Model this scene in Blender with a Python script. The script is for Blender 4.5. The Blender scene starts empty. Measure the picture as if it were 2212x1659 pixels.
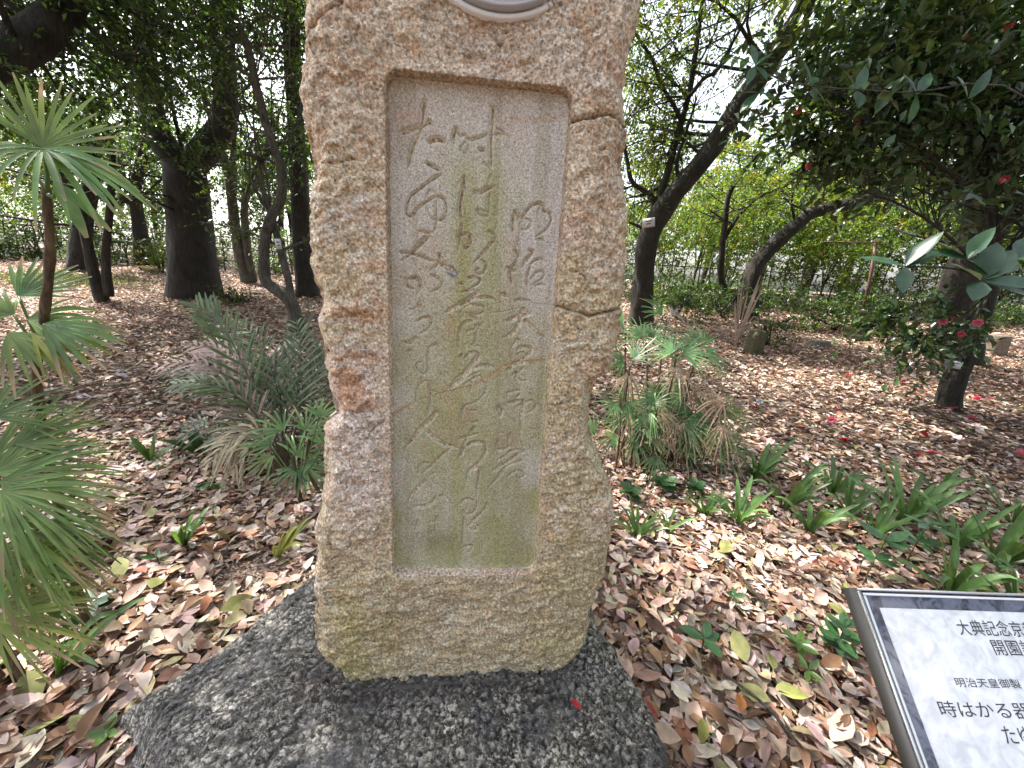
import bpy, math, random
import numpy as np
from mathutils import Matrix, Vector

scene = bpy.context.scene
COL = scene.collection
rad = math.radians

# ------------------------------------------------------------------ camera
EYE = np.array([0.0, 0.0, 1.5])
PITCH, ROLL, HFOV = rad(16.07), rad(3.54), rad(106.2)
FPX = 1106 / math.tan(HFOV / 2)
FW = np.array([0, math.cos(PITCH), -math.sin(PITCH)])
_up = np.array([0, math.sin(PITCH), math.cos(PITCH)])
_rt = np.array([1.0, 0, 0])
RT = math.cos(ROLL) * _rt + math.sin(ROLL) * _up
UP = -math.sin(ROLL) * _rt + math.cos(ROLL) * _up
cam = bpy.data.cameras.new("camera")
cam.sensor_fit = 'HORIZONTAL'
cam.angle = HFOV
cam.clip_start = 0.02
cam.clip_end = 2000
cam_ob = bpy.data.objects.new("camera", cam)
COL.objects.link(cam_ob)
M = Matrix.Identity(4)
for i in range(3):
    M[i][0], M[i][1], M[i][2], M[i][3] = RT[i], UP[i], -FW[i], EYE[i]
cam_ob.matrix_world = M
scene.camera = cam_ob

# ------------------------------------------------------------------ sky, sun, exposure
SUN_EL, SUN_AZ = rad(54), rad(-58)          # azimuth measured from +Y towards +X
SUN_DIR = np.array([math.sin(SUN_AZ) * math.cos(SUN_EL), math.cos(SUN_AZ) * math.cos(SUN_EL), math.sin(SUN_EL)])
world = bpy.data.worlds.new("World")
scene.world = world
world.use_nodes = True
wn, wl = world.node_tree.nodes, world.node_tree.links
sky = wn.new('ShaderNodeTexSky')
sky.sky_type = 'NISHITA'
sky.sun_disc = False
sky.sun_elevation = SUN_EL
sky.sun_rotation = SUN_AZ
sky.air_density = 1.0
sky.dust_density = 4.0
sky.ozone_density = 1.0
hs = wn.new('ShaderNodeHueSaturation')
hs.inputs['Saturation'].default_value = 0.42
bg = wn['Background']
bg.inputs['Strength'].default_value = 0.15
wl.new(sky.outputs[0], hs.inputs['Color'])
wl.new(hs.outputs[0], bg.inputs[0])
sun = bpy.data.lights.new("sun", 'SUN')
sun.energy = 5.0
sun.angle = rad(0.6)
sun.color = (1.0, 0.95, 0.86)
sun_ob = bpy.data.objects.new("sun", sun)
COL.objects.link(sun_ob)
sun_ob.rotation_euler = Vector(SUN_DIR).to_track_quat('Z', 'Y').to_euler()
sun_ob.location = (-10, 6, 20)
vs = scene.view_settings
scene.display_settings.display_device = 'sRGB'
vs.view_transform = 'Standard'
vs.look = 'None'
vs.gamma = 1
vs.use_curve_mapping = False
vs.exposure = 1.85
cy = scene.cycles
cy.use_denoising = True
cy.max_bounces = 7
cy.diffuse_bounces = 4
cy.glossy_bounces = 3
cy.transmission_bounces = 4
cy.transparent_max_bounces = 4
cy.caustics_reflective = False
cy.caustics_refractive = False
cy.sample_clamp_indirect = 8

# ------------------------------------------------------------------ helpers
def gz(x, y):
    """height of the ground: level near the stone, rising gently away from it"""
    t = np.clip(np.asarray(y, float) - 2.2, 0, 15)
    return np.where(t < 1, .045 * t * t, .09 * t - .045)

def ray(px, py):
    return FW + RT * (px - 1106) / FPX - UP * (py - 829.5) / FPX

def at(px, py, Y):
    d = ray(px, py)
    return EYE + d * (Y / d[1])

def atz(px, py, z):
    d = ray(px, py)
    return EYE + d * ((z - EYE[2]) / d[2])

def hit(px, py):
    d = ray(px, py)
    d = d / d[1]
    t = np.arange(.1, 40, .01)
    p = EYE + d * t[:, None]
    k = np.argmax(p[:, 2] < gz(p[:, 0], p[:, 1]))
    q = p[k].copy()
    q[2] = gz(q[0], q[1])
    return q

def px2m(w, p):
    return w / FPX * float((np.asarray(p) - EYE) @ FW)

_perm = np.random.RandomState(7).rand(64, 64, 64)
def vnoise(x, y, z=0.0):
    x, y, z = np.broadcast_arrays(np.asarray(x, float), np.asarray(y, float), np.asarray(z, float))
    xi, yi, zi = np.floor(x).astype(int), np.floor(y).astype(int), np.floor(z).astype(int)
    fx, fy, fz = x - xi, y - yi, z - zi
    fx, fy, fz = (f * f * (3 - 2 * f) for f in (fx, fy, fz))
    r = 0
    for a in (0, 1):
        for b in (0, 1):
            for c in (0, 1):
                w = (fx if a else 1 - fx) * (fy if b else 1 - fy) * (fz if c else 1 - fz)
                r = r + w * _perm[(xi + a) % 64, (yi + b) % 64, (zi + c) % 64]
    return r * 2 - 1

def fbm(x, y, z=0.0, o=4, g=.5):
    a, s, r = 1.0, 1.0, 0
    for k in range(o):
        r = r + a * vnoise(np.asarray(x) * s + 13.7 * k, np.asarray(y) * s + 5.1 * k, np.asarray(z) * s + 9.3 * k)
        a *= g
        s *= 2.03
    return r

def facets(x, y, seed):
    """chipped-stone relief: every Voronoi cell is a small tilted plane; also returns the distance to the cell border"""
    R = np.random.RandomState(seed).rand(64, 64, 5)
    xi, yi = np.floor(x).astype(int), np.floor(y).astype(int)
    best = np.full(x.shape, 9.0); second = best.copy(); h = np.zeros(x.shape)
    for a in (-1, 0, 1):
        for b in (-1, 0, 1):
            c = R[(xi + a) % 64, (yi + b) % 64]
            dx, dy = x - (xi + a + c[..., 0]), y - (yi + b + c[..., 1])
            d = np.sqrt(dx * dx + dy * dy)
            hh = (c[..., 2] - .5) + dx * (c[..., 3] - .5) * 1.6 + dy * (c[..., 4] - .5) * 1.6
            m = d < best
            second = np.where(m, best, np.minimum(second, d))
            h = np.where(m, hh, h)
            best = np.where(m, d, best)
    return h, second - best

def sstep(a, b, x):
    t = np.clip((x - a) / (b - a), 0, 1)
    return t * t * (3 - 2 * t)

def seg_dist(U, V, pts):
    """distance of grid points to a polyline, and position along it 0..1"""
    best = np.full(U.shape, 9.0); pos = np.zeros(U.shape)
    n = len(pts) - 1
    for i in range(n):
        a, b = pts[i], pts[i + 1]
        d = b - a
        L = max(d @ d, 1e-12)
        t = np.clip(((U - a[0]) * d[0] + (V - a[1]) * d[1]) / L, 0, 1)
        q = np.hypot(U - a[0] - t * d[0], V - a[1] - t * d[1])
        m = q < best
        best = np.where(m, q, best)
        pos = np.where(m, (i + t) / n, pos)
    return best, pos

def catmull(pts, k=5):
    P = np.asarray(pts, float)
    if len(P) < 3:
        t = np.linspace(0, 1, k + 1)[:, None]
        return P[0] * (1 - t) + P[-1] * t
    Q = np.vstack([2 * P[0] - P[1], P, 2 * P[-1] - P[-2]])
    out = []
    for i in range(1, len(Q) - 2):
        for t in np.linspace(0, 1, k, endpoint=False):
            a, b, c, d = Q[i - 1], Q[i], Q[i + 1], Q[i + 2]
            out.append(.5 * (2 * b + (c - a) * t + (2 * a - 5 * b + 4 * c - d) * t * t + (3 * b - a - 3 * c + d) * t ** 3))
    out.append(P[-1])
    return np.array(out)

def raw_mesh(name, V, F, col=None, smooth=False, mat=None):
    """mesh from arrays; F is (n,3) or (n,4), or a list of such arrays"""
    Fs = F if isinstance(F, list) else [F]
    Fs = [np.asarray(f, np.int32) for f in Fs if len(f)]
    me = bpy.data.meshes.new(name)
    V = np.asarray(V, np.float32)
    me.vertices.add(len(V))
    me.vertices.foreach_set('co', V.ravel())
    loops = np.concatenate([f.ravel() for f in Fs])
    tot = np.concatenate([np.full(len(f), f.shape[1], np.int32) for f in Fs])
    me.loops.add(len(loops))
    me.loops.foreach_set('vertex_index', loops)
    me.polygons.add(len(tot))
    st = np.zeros(len(tot), np.int32)
    st[1:] = np.cumsum(tot)[:-1]
    me.polygons.foreach_set('loop_start', st)
    if smooth:
        me.polygons.foreach_set('use_smooth', np.ones(len(tot), bool))
    if col is not None:
        a = me.color_attributes.new('Col', 'FLOAT_COLOR', 'POINT')
        c = np.ones((len(V), 4), np.float32)
        c[:, :3] = col
        a.data.foreach_set('color', c.ravel())
    me.update(calc_edges=True)
    if mat:
        me.materials.append(mat)
    return me

def link(name, me, parent=None, loc=None):
    o = bpy.data.objects.new(name, me)
    COL.objects.link(o)
    if parent is not None:
        o.parent = parent
    if loc is not None:
        o.location = [float(v) for v in loc]
    return o

def tag(o, label, cat, group=None):
    o['label'] = label
    o['category'] = cat
    if group:
        o['group'] = group
    return o

def thing(name, label, cat, loc, group=None):
    o = link(name, None, None, loc)
    o.empty_display_size = .1
    return tag(o, label, cat, group)

class MB:
    """collects ribbons, tubes and boxes, then becomes one mesh object"""
    def __init__(s):
        s.v, s.f, s.c, s.n = [], [], [], 0
    def add(s, V, F, c):
        V = np.asarray(V, float)
        c = np.asarray(c, float)
        s.v.append(V)
        s.c.append(np.broadcast_to(c, (len(V), 3)))
        s.f += [tuple(int(i) + s.n for i in f) for f in F]
        s.n += len(V)
    def ribbon(s, pts, wid, nrm, c, fold=.25):
        P = np.asarray(pts, float)
        n = len(P)
        T = np.gradient(P, axis=0)
        T /= np.linalg.norm(T, axis=1)[:, None] + 1e-9
        N = np.broadcast_to(np.asarray(nrm, float), (n, 3))
        S = np.cross(T, N)
        S /= np.linalg.norm(S, axis=1)[:, None] + 1e-9
        N = np.cross(S, T)
        w = np.broadcast_to(np.asarray(wid, float), (n,))[:, None]
        V = np.empty((n * 3, 3))
        V[0::3] = P - S * w * .5 + N * w * fold * .5
        V[1::3] = P
        V[2::3] = P + S * w * .5 + N * w * fold * .5
        F = []
        for i in range(n - 1):
            a = i * 3
            F += [(a, a + 1, a + 4, a + 3), (a + 1, a + 2, a + 5, a + 4)]
        c = np.asarray(c, float)
        if c.ndim == 2:
            c = np.repeat(c, 3, axis=0)
        s.add(V, F, c)
    def tube(s, pts, r, c, sides=6, rough=0.0, seed=0, cap=True):
        P = np.asarray(pts, float)
        n = len(P)
        r = np.broadcast_to(np.asarray(r, float), (n,))
        T = np.gradient(P, axis=0)
        T /= np.linalg.norm(T, axis=1)[:, None] + 1e-9
        ref = np.array([0, 1, 0.]) if abs(T[:, 1]).mean() < .7 else np.array([1., 0, 0])
        A = np.cross(T, ref)
        A /= np.linalg.norm(A, axis=1)[:, None] + 1e-9
        B = np.cross(T, A)
        th = np.linspace(0, 2 * np.pi, sides, endpoint=False)
        rr = r[:, None] * np.ones(sides)
        if rough:
            L = np.concatenate([[0], np.cumsum(np.linalg.norm(np.diff(P, axis=0), axis=1))])
            rm = max(r.mean(), .01)
            rr = rr * (1 + rough * fbm(np.cos(th)[None] * 2.2 + seed, np.sin(th)[None] * 2.2, L[:, None] / rm * .35, 3)
                       + rough * .5 * fbm(np.cos(th)[None] * 7 + seed, np.sin(th)[None] * 7, L[:, None] / rm * .5, 2))
        V = P[:, None] + A[:, None] * (np.cos(th) * rr)[..., None] + B[:, None] * (np.sin(th) * rr)[..., None]
        V = V.reshape(-1, 3)
        F = []
        for i in range(n - 1):
            for k in range(sides):
                k2 = (k + 1) % sides
                F.append((i * sides + k, i * sides + k2, (i + 1) * sides + k2, (i + 1) * sides + k))
        if cap:
            F.append(tuple(range(sides))[::-1])
            F.append(tuple((n - 1) * sides + k for k in range(sides)))
        c = np.asarray(c, float)
        if c.ndim == 2:
            c = np.repeat(c, sides, axis=0)
        s.add(V, F, c)
    def box(s, lo, hi, c):
        x0, y0, z0 = lo
        x1, y1, z1 = hi
        V = [(x0, y0, z0), (x1, y0, z0), (x1, y1, z0), (x0, y1, z0), (x0, y0, z1), (x1, y0, z1), (x1, y1, z1), (x0, y1, z1)]
        s.add(V, [(0, 3, 2, 1), (4, 5, 6, 7), (0, 1, 5, 4), (1, 2, 6, 5), (2, 3, 7, 6), (3, 0, 4, 7)], c)
    def mesh(s, name, mat, smooth=True, origin=None):
        V = np.concatenate(s.v)
        if origin is not None:
            V = V - np.asarray(origin)
        F3 = [f for f in s.f if len(f) == 3]
        F4 = [f for f in s.f if len(f) == 4]
        FN = [np.array([f]) for f in s.f if len(f) > 4]
        return raw_mesh(name, V, [np.array(F3).reshape(-1, 3), np.array(F4).reshape(-1, 4)] + FN, np.concatenate(s.c), smooth, mat)
    def build(s, name, mat, parent=None, smooth=True, origin=None):
        return link(name, s.mesh(name, mat, smooth, origin), parent)

def unit(v):
    return v / (np.linalg.norm(v, axis=-1, keepdims=True) + 1e-9)

def pick(rng, n, pal):
    """n colours from a palette of (rgb, weight), each with its own small variation"""
    w = np.array([p[1] for p in pal], float)
    k = rng.choice(len(pal), n, p=w / w.sum())
    c = np.array([p[0] for p in pal])[k]
    c = c * np.exp(rng.normal(0, .18, (n, 1))) * np.exp(rng.normal(0, .06, (n, 3)))
    return np.clip(c, 0, .85)

def leaf_cloud(P, D, N, L, W, C, fold=.22, curl=0.0, lod=0):
    """many leaves as arrays. lod 0: folded 2-quad lozenge; lod 1: curved 4-tri leaf; lod 2: full outline"""
    n = len(P)
    D = unit(D)
    S = unit(np.cross(D, N))
    N = unit(np.cross(S, D))
    L = np.broadcast_to(L, (n,))[:, None]
    W = np.broadcast_to(W, (n,))[:, None]
    cu = np.broadcast_to(curl, (n,))[:, None]
    if lod == 0:
        V = np.stack([P, P + D * L * .45 - S * W * .5 + N * W * fold, P + D * L, P + D * L * .45 + S * W * .5 + N * W * fold], 1)
        k = 4
        T = np.array([[0, 1, 2], [0, 2, 3]])
        sh = np.array([1, 1, 1, 1.0])
    elif lod == 1:
        m = P + D * L * .5 + N * L * cu * .25
        V = np.stack([P, m - S * W * .5 + N * W * fold * .5, m, m + S * W * .5 + N * W * fold * .5, P + D * L * (1 - np.abs(cu) * .15)], 1)
        k = 5
        T = np.array([[0, 1, 2], [0, 2, 3], [1, 4, 2], [2, 4, 3]])
        sh = np.array([.8, 1, .9, 1, .9])
    else:
        rows = [P]
        for t, w in ((.18, .55), (.42, 1.0), (.68, .82), (.87, .42)):
            a = cu * (t - .5) * 2
            m = P + D * L * t + N * L * (cu * (.25 - (t - .5) ** 2))
            e = N * W * w * fold * .5
            rows += [m - S * W * w * .5 + e, m, m + S * W * w * .5 + e]
        rows.append(P + D * L)
        V = np.stack(rows, 1)
        k = 14
        T = [[0, 1, 2], [0, 2, 3]]
        for i in range(3):
            a = 1 + i * 3
            T += [[a, a + 3, a + 4], [a, a + 4, a + 1], [a + 1, a + 4, a + 5], [a + 1, a + 5, a + 2]]
        T += [[10, 13, 11], [11, 13, 12]]
        T = np.array(T)
        sh = np.array([.8] + [1, .82, 1] * 4 + [.85])
    F = (T[None] + (np.arange(n) * k)[:, None, None]).reshape(-1, 3)
    CC = (C[:, None, :] * sh[None, :, None]).reshape(-1, 3)
    return V.reshape(-1, 3), F, CC

def twig_leaves(rng, A, dirs, per=12, tl=.45, L=.085, W=.04, pal=None, lod=0, droop=.25):
    """leaves set along short twigs that start at A and run in dirs"""
    n = len(A)
    t = (np.arange(per) + rng.rand(n, per)) / per
    dirs = unit(dirs)
    side = unit(np.cross(dirs, rng.normal(size=(n, 3))))
    up2 = np.cross(dirs, side)
    ang = rng.rand(n, per) * 2 * np.pi
    tl = tl * (.6 + .8 * rng.rand(n, 1))
    P = A[:, None] + dirs[:, None] * (t * tl)[..., None]
    P = P + np.array([0, 0, -1.0]) * (droop * tl * t * t)[..., None]
    out = side[:, None] * np.cos(ang)[..., None] + up2[:, None] * np.sin(ang)[..., None]
    D = dirs[:, None] * .6 + out * .9 + np.array([0, 0, -.15])
    N = np.array([0, 0, 1.0]) + rng.normal(0, .45, (n, per, 3))
    m = n * per
    s = (.6 + .7 * rng.rand(m))
    base = pick(rng, n, pal)
    C = np.repeat(base, per, axis=0) * np.exp(rng.normal(0, .2, (m, 1)))
    return leaf_cloud(P.reshape(-1, 3), D.reshape(-1, 3), N.reshape(-1, 3), L * s, W * s, C, lod=lod)
# ------------------------------------------------------------------ materials
def new_mat(name):
    m = bpy.data.materials.new(name)
    m.use_nodes = True
    nt = m.node_tree
    return m, nt.nodes, nt.links, nt.nodes['Principled BSDF']

def nd(nodes, t, **kw):
    x = nodes.new(t)
    for k, v in kw.items():
        if k in x.inputs:
            x.inputs[k].default_value = v
        else:
            setattr(x, k, v)
    return x

def mixc(nodes, links, mode, fac, a, b):
    x = nodes.new('ShaderNodeMix')
    x.data_type = 'RGBA'
    x.blend_type = mode
    for s, v in ((0, fac), (6, a), (7, b)):
        if hasattr(v, 'links'):
            links.new(v, x.inputs[s])
        else:
            x.inputs[s].default_value = v if s == 0 else (*v, 1)
    return x.outputs[2]

def ramp(nodes, links, src, stops):
    r = nodes.new('ShaderNodeValToRGB')
    e = r.color_ramp.elements
    while len(e) < len(stops):
        e.new(.5)
    for i, (p, c) in enumerate(stops):
        e[i].position = p
        e[i].color = (*c, 1) if not isinstance(c, (int, float)) else (c, c, c, 1)
    links.new(src, r.inputs[0])
    return r.outputs[0]

def leaf_mat(name, trans=.3, rough=.42, spec=.5, tint=(1.25, 1.25, .45), grain=40):
    m, n, l, p = new_mat(name)
    a = nd(n, 'ShaderNodeVertexColor', layer_name='Col')
    tc = nd(n, 'ShaderNodeTexCoord')
    no = nd(n, 'ShaderNodeTexNoise', Scale=grain, Detail=2.0)
    l.new(tc.outputs['Object'], no.inputs['Vector'])
    c = mixc(n, l, 'MULTIPLY', 1.0, a.outputs[0], ramp(n, l, no.outputs[0], [(.3, .7), (.7, 1.2)]))
    l.new(c, p.inputs['Base Color'])
    p.inputs['Roughness'].default_value = rough
    p.inputs['Specular IOR Level'].default_value = spec
    if trans:
        t = nd(n, 'ShaderNodeBsdfTranslucent')
        l.new(mixc(n, l, 'MULTIPLY', 1.0, c, tint), t.inputs[0])
        x = nd(n, 'ShaderNodeMixShader')
        x.inputs[0].default_value = trans
        l.new(p.outputs[0], x.inputs[1])
        l.new(t.outputs[0], x.inputs[2])
        l.new(x.outputs[0], n['Material Output'].inputs[0])
    return m

M_leaf = leaf_mat('foliage', .48, .38)
M_gloss = leaf_mat('glossy_foliage', .2, .28, .6)
M_palm = leaf_mat('palm_leaf', .3, .36, .5, grain=15)
M_dry = leaf_mat('dead_leaf', .12, .62, .3, (1.1, .9, .7), 30)
M_petal = leaf_mat('petal', .25, .5, .4, (1.1, .8, .8), 60)

def bark_mat(name, c0, c1, sc=14):
    m, n, l, p = new_mat(name)
    tc = nd(n, 'ShaderNodeTexCoord')
    mp = nd(n, 'ShaderNodeMapping')
    mp.inputs['Scale'].default_value = (1, 1, .22)
    l.new(tc.outputs['Object'], mp.inputs[0])
    n1 = nd(n, 'ShaderNodeTexNoise', Scale=sc * 2.2, Detail=6.0, Roughness=.65)
    n2 = nd(n, 'ShaderNodeTexNoise', Scale=sc * .25, Detail=3.0)
    l.new(mp.outputs[0], n1.inputs['Vector'])
    l.new(tc.outputs['Object'], n2.inputs['Vector'])
    c = ramp(n, l, n1.outputs[0], [(.34, c0), (.66, c1)])
    c = mixc(n, l, 'MULTIPLY', 1.0, c, ramp(n, l, n2.outputs[0], [(.35, (.6, .62, .55)), (.65, (1.2, 1.15, 1.1))]))
    l.new(c, p.inputs['Base Color'])
    p.inputs['Roughness'].default_value = .9
    b = nd(n, 'ShaderNodeBump', Strength=1.0, Distance=.03)
    l.new(n1.outputs[0], b.inputs['Height'])
    l.new(b.outputs[0], p.inputs['Normal'])
    return m

M_bark = bark_mat('dark_bark', (.012, .0105, .009), (.042, .036, .03))
M_bark_grey = bark_mat('grey_bark', (.04, .035, .03), (.14, .125, .11), 22)
M_stem = bark_mat('palm_stem', (.06, .04, .025), (.2, .14, .085), 30)

def stone_mat(name, grain, contrast, bumpd, fleck, crystals=.8, cellk=1.0, warm=1.0):
    """granite: vertex colour carries the large stains, noise gives the crystals"""
    m, n, l, p = new_mat(name)
    a = nd(n, 'ShaderNodeVertexColor', layer_name='Col')
    tc = nd(n, 'ShaderNodeTexCoord')
    n1 = nd(n, 'ShaderNodeTexNoise', Scale=grain, Detail=4.0, Roughness=.7)
    n2 = nd(n, 'ShaderNodeTexNoise', Scale=grain * .35, Detail=3.0, Roughness=.6)
    vo = nd(n, 'ShaderNodeTexVoronoi', Scale=grain * cellk)
    for x in (n1, n2, vo):
        l.new(tc.outputs['Object'], x.inputs['Vector'])
    lo, hi = contrast
    c = mixc(n, l, 'MULTIPLY', 1.0, a.outputs[0], ramp(n, l, n1.outputs[0], [(.36, lo), (.5, .97), (.64, hi)]))
    c = mixc(n, l, 'MULTIPLY', .6, c, ramp(n, l, n2.outputs[0], [(.38, tuple(1 + (v - 1) * warm for v in (1.15, .88, .7))), (.5, (1, 1, 1)), (.62, (1.0, 1.03, 1.08))]))
    cell = nd(n, 'ShaderNodeSeparateColor')
    l.new(vo.outputs['Color'], cell.inputs[0])
    c = mixc(n, l, 'MULTIPLY', crystals, c, ramp(n, l, cell.outputs[1], [(.0, tuple(.5 + (v - .5) * warm for v in (.62, .46, .36))), (.25, tuple(.9 + (v - .9) * warm for v in (1.0, .84, .68))), (.5, (1.05, 1.03, 1.0)), (.75, tuple(1 + (v - 1) * warm for v in (1.12, 1.0, .84))), (1, (1.5, 1.49, 1.48))]))
    c = mixc(n, l, 'MIX', ramp(n, l, cell.outputs[0], [(.93, 0.0), (.95, fleck)]), c, (.07, .062, .055))
    l.new(c, p.inputs['Base Color'])
    p.inputs['Roughness'].default_value = .85
    p.inputs['Specular IOR Level'].default_value = .3
    b = nd(n, 'ShaderNodeBump', Strength=.8, Distance=bumpd)
    l.new(n1.outputs[0], b.inputs['Height'])
    l.new(b.outputs[0], p.inputs['Normal'])
    return m

M_granite = stone_mat('weathered_granite', 150, (.5, 1.5), .008, .3, .85, 1.25, .6)
M_panel = stone_mat('dressed_granite', 260, (.66, 1.3), .0018, .5, .6, 1.5, .25)

def boulder_mat():
    m, n, l, p = new_mat('grey_boulder')
    a = nd(n, 'ShaderNodeVertexColor', layer_name='Col')
    tc = nd(n, 'ShaderNodeTexCoord')
    n1 = nd(n, 'ShaderNodeTexNoise', Scale=70.0, Detail=6.0, Roughness=.72)
    n2 = nd(n, 'ShaderNodeTexNoise', Scale=7.0, Detail=4.0, Roughness=.6)
    n3 = nd(n, 'ShaderNodeTexNoise', Scale=240.0, Detail=2.0)
    for x in (n1, n2, n3):
        l.new(tc.outputs['Object'], x.inputs['Vector'])
    c = mixc(n, l, 'MULTIPLY', 1.0, a.outputs[0], ramp(n, l, n1.outputs[0], [(.32, .45), (.5, .95), (.7, 1.5)]))
    c = mixc(n, l, 'MULTIPLY', 1.0, c, ramp(n, l, n3.outputs[0], [(.3, .75), (.7, 1.25)]))
    wv = nd(n, 'ShaderNodeMix', data_type='RGBA')
    wv.inputs[0].default_value = .06
    l.new(tc.outputs['Object'], wv.inputs[6]); l.new(n1.outputs['Color'], wv.inputs[7])
    vo = nd(n, 'ShaderNodeTexVoronoi', Scale=46.0, feature='DISTANCE_TO_EDGE')
    l.new(wv.outputs[2], vo.inputs['Vector'])
    c = mixc(n, l, 'MULTIPLY', ramp(n, l, n2.outputs[0], [(.4, .35), (.6, 1.0)]), c, ramp(n, l, vo.outputs['Distance'], [(.0, .05), (.05, .4), (.13, 1.2), (.3, 1.45)]))
    c = mixc(n, l, 'MULTIPLY', .8, c, ramp(n, l, n2.outputs[0], [(.38, (.55, .55, .58)), (.6, (1.1, 1.06, 1.0))]))
    mp = nd(n, 'ShaderNodeMapping')
    mp.inputs['Rotation'].default_value = (0, 0, rad(-33))
    mp.inputs['Scale'].default_value = (9, 75, 30)
    l.new(wv.outputs[2], mp.inputs[0])
    n4 = nd(n, 'ShaderNodeTexNoise', Scale=1.0, Detail=4.0, Roughness=.6)
    l.new(mp.outputs[0], n4.inputs['Vector'])
    c = mixc(n, l, 'MULTIPLY', .8, c, ramp(n, l, n4.outputs[0], [(.36, .4), (.46, .95), (.7, 1.2)]))
    l.new(c, p.inputs['Base Color'])
    p.inputs['Roughness'].default_value = .75
    hsum = nd(n, 'ShaderNodeMath', operation='ADD')
    vcl = nd(n, 'ShaderNodeMath', operation='MINIMUM')
    vcl.inputs[1].default_value = .15
    l.new(vo.outputs['Distance'], vcl.inputs[0])
    h4 = nd(n, 'ShaderNodeMath', operation='MULTIPLY_ADD')
    h4.inputs[1].default_value = 5.0
    l.new(vcl.outputs[0], h4.inputs[0]); l.new(n4.outputs[0], h4.inputs[2])
    l.new(n1.outputs[0], hsum.inputs[0]); l.new(h4.outputs[0], hsum.inputs[1])
    b = nd(n, 'ShaderNodeBump', Strength=1.0, Distance=.008)
    l.new(hsum.outputs[0], b.inputs['Height'])
    l.new(b.outputs[0], p.inputs['Normal'])
    return m
M_boulder = boulder_mat()

def soil_mat():
    m, n, l, p = new_mat('leaf_soil')
    tc = nd(n, 'ShaderNodeTexCoord')
    vo = nd(n, 'ShaderNodeTexVoronoi', Scale=16.0)
    n1 = nd(n, 'ShaderNodeTexNoise', Scale=30.0, Detail=6.0, Roughness=.7)
    n2 = nd(n, 'ShaderNodeTexNoise', Scale=.9, Detail=3.0)
    for x in (vo, n1, n2):
        l.new(tc.outputs['Object'], x.inputs['Vector'])
    sc = nd(n, 'ShaderNodeSeparateColor')
    l.new(vo.outputs['Color'], sc.inputs[0])
    c = ramp(n, l, sc.outputs[0], [(.0, (.07, .045, .03)), (.4, (.16, .105, .075)), (.75, (.25, .18, .135)), (1, (.32, .25, .2))])
    c = mixc(n, l, 'MULTIPLY', 1.0, c, ramp(n, l, n1.outputs[0], [(.3, .35), (.7, 1.1)]))
    c = mixc(n, l, 'MULTIPLY', 1.0, c, ramp(n, l, n2.outputs[0], [(.35, .7), (.65, 1.1)]))
    l.new(c, p.inputs['Base Color'])
    p.inputs['Roughness'].default_value = .95
    b = nd(n, 'ShaderNodeBump', Strength=1.0, Distance=.03)
    l.new(n1.outputs[0], b.inputs['Height'])
    l.new(b.outputs[0], p.inputs['Normal'])
    return m
M_soil = soil_mat()

def plain(name, c, rough=.5, metal=0.0, spec=.5, noise=None, var=.12):
    m, n, l, p = new_mat(name)
    p.inputs['Roughness'].default_value = rough
    p.inputs['Metallic'].default_value = metal
    p.inputs['Specular IOR Level'].default_value = spec
    tc = nd(n, 'ShaderNodeTexCoord')
    no = nd(n, 'ShaderNodeTexNoise', Scale=noise or 30.0, Detail=4.0)
    l.new(tc.outputs['Object'], no.inputs['Vector'])
    l.new(ramp(n, l, no.outputs[0], [(.3, tuple(v * (1 - var) for v in c)), (.7, tuple(min(v * (1 + var), .9) for v in c))]), p.inputs['Base Color'])
    return m

M_vcol = stone_mat('mossy_stone', 60, (.6, 1.3), .006, .2)

# ------------------------------------------------------------------ ground
def ground():
    def axis(lo, hi, fine_lo, fine_hi, step):
        f = np.arange(fine_lo, fine_hi + 1e-6, step)
        a = fine_lo - np.geomspace(step * 2, fine_lo - lo, 26)[::-1]
        b = fine_hi + np.geomspace(step * 2, hi - fine_hi, 26)
        return np.concatenate([a, f, b])
    xs = axis(-700, 700, -7, 9, .09)
    ys = axis(-300, 900, -.5, 12, .09)
    X, Y = np.meshgrid(xs, ys)
    Z = gz(X, Y) + np.where((abs(X) < 40) & (Y < 40), .018 * fbm(X * 2.1, Y * 2.1, 0, 4), 0) - .012
    n, k = X.shape[1], X.shape[0]
    i = (np.arange(k - 1)[:, None] * n + np.arange(n - 1)[None]).ravel()
    F = np.stack([i, i + 1, i + n + 1, i + n], 1)
    o = link('ground', raw_mesh('ground', np.stack([X, Y, Z], -1).reshape(-1, 3), F, None, True, M_soil))
    o['kind'] = 'structure'
    return o
GROUND = ground()
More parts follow.
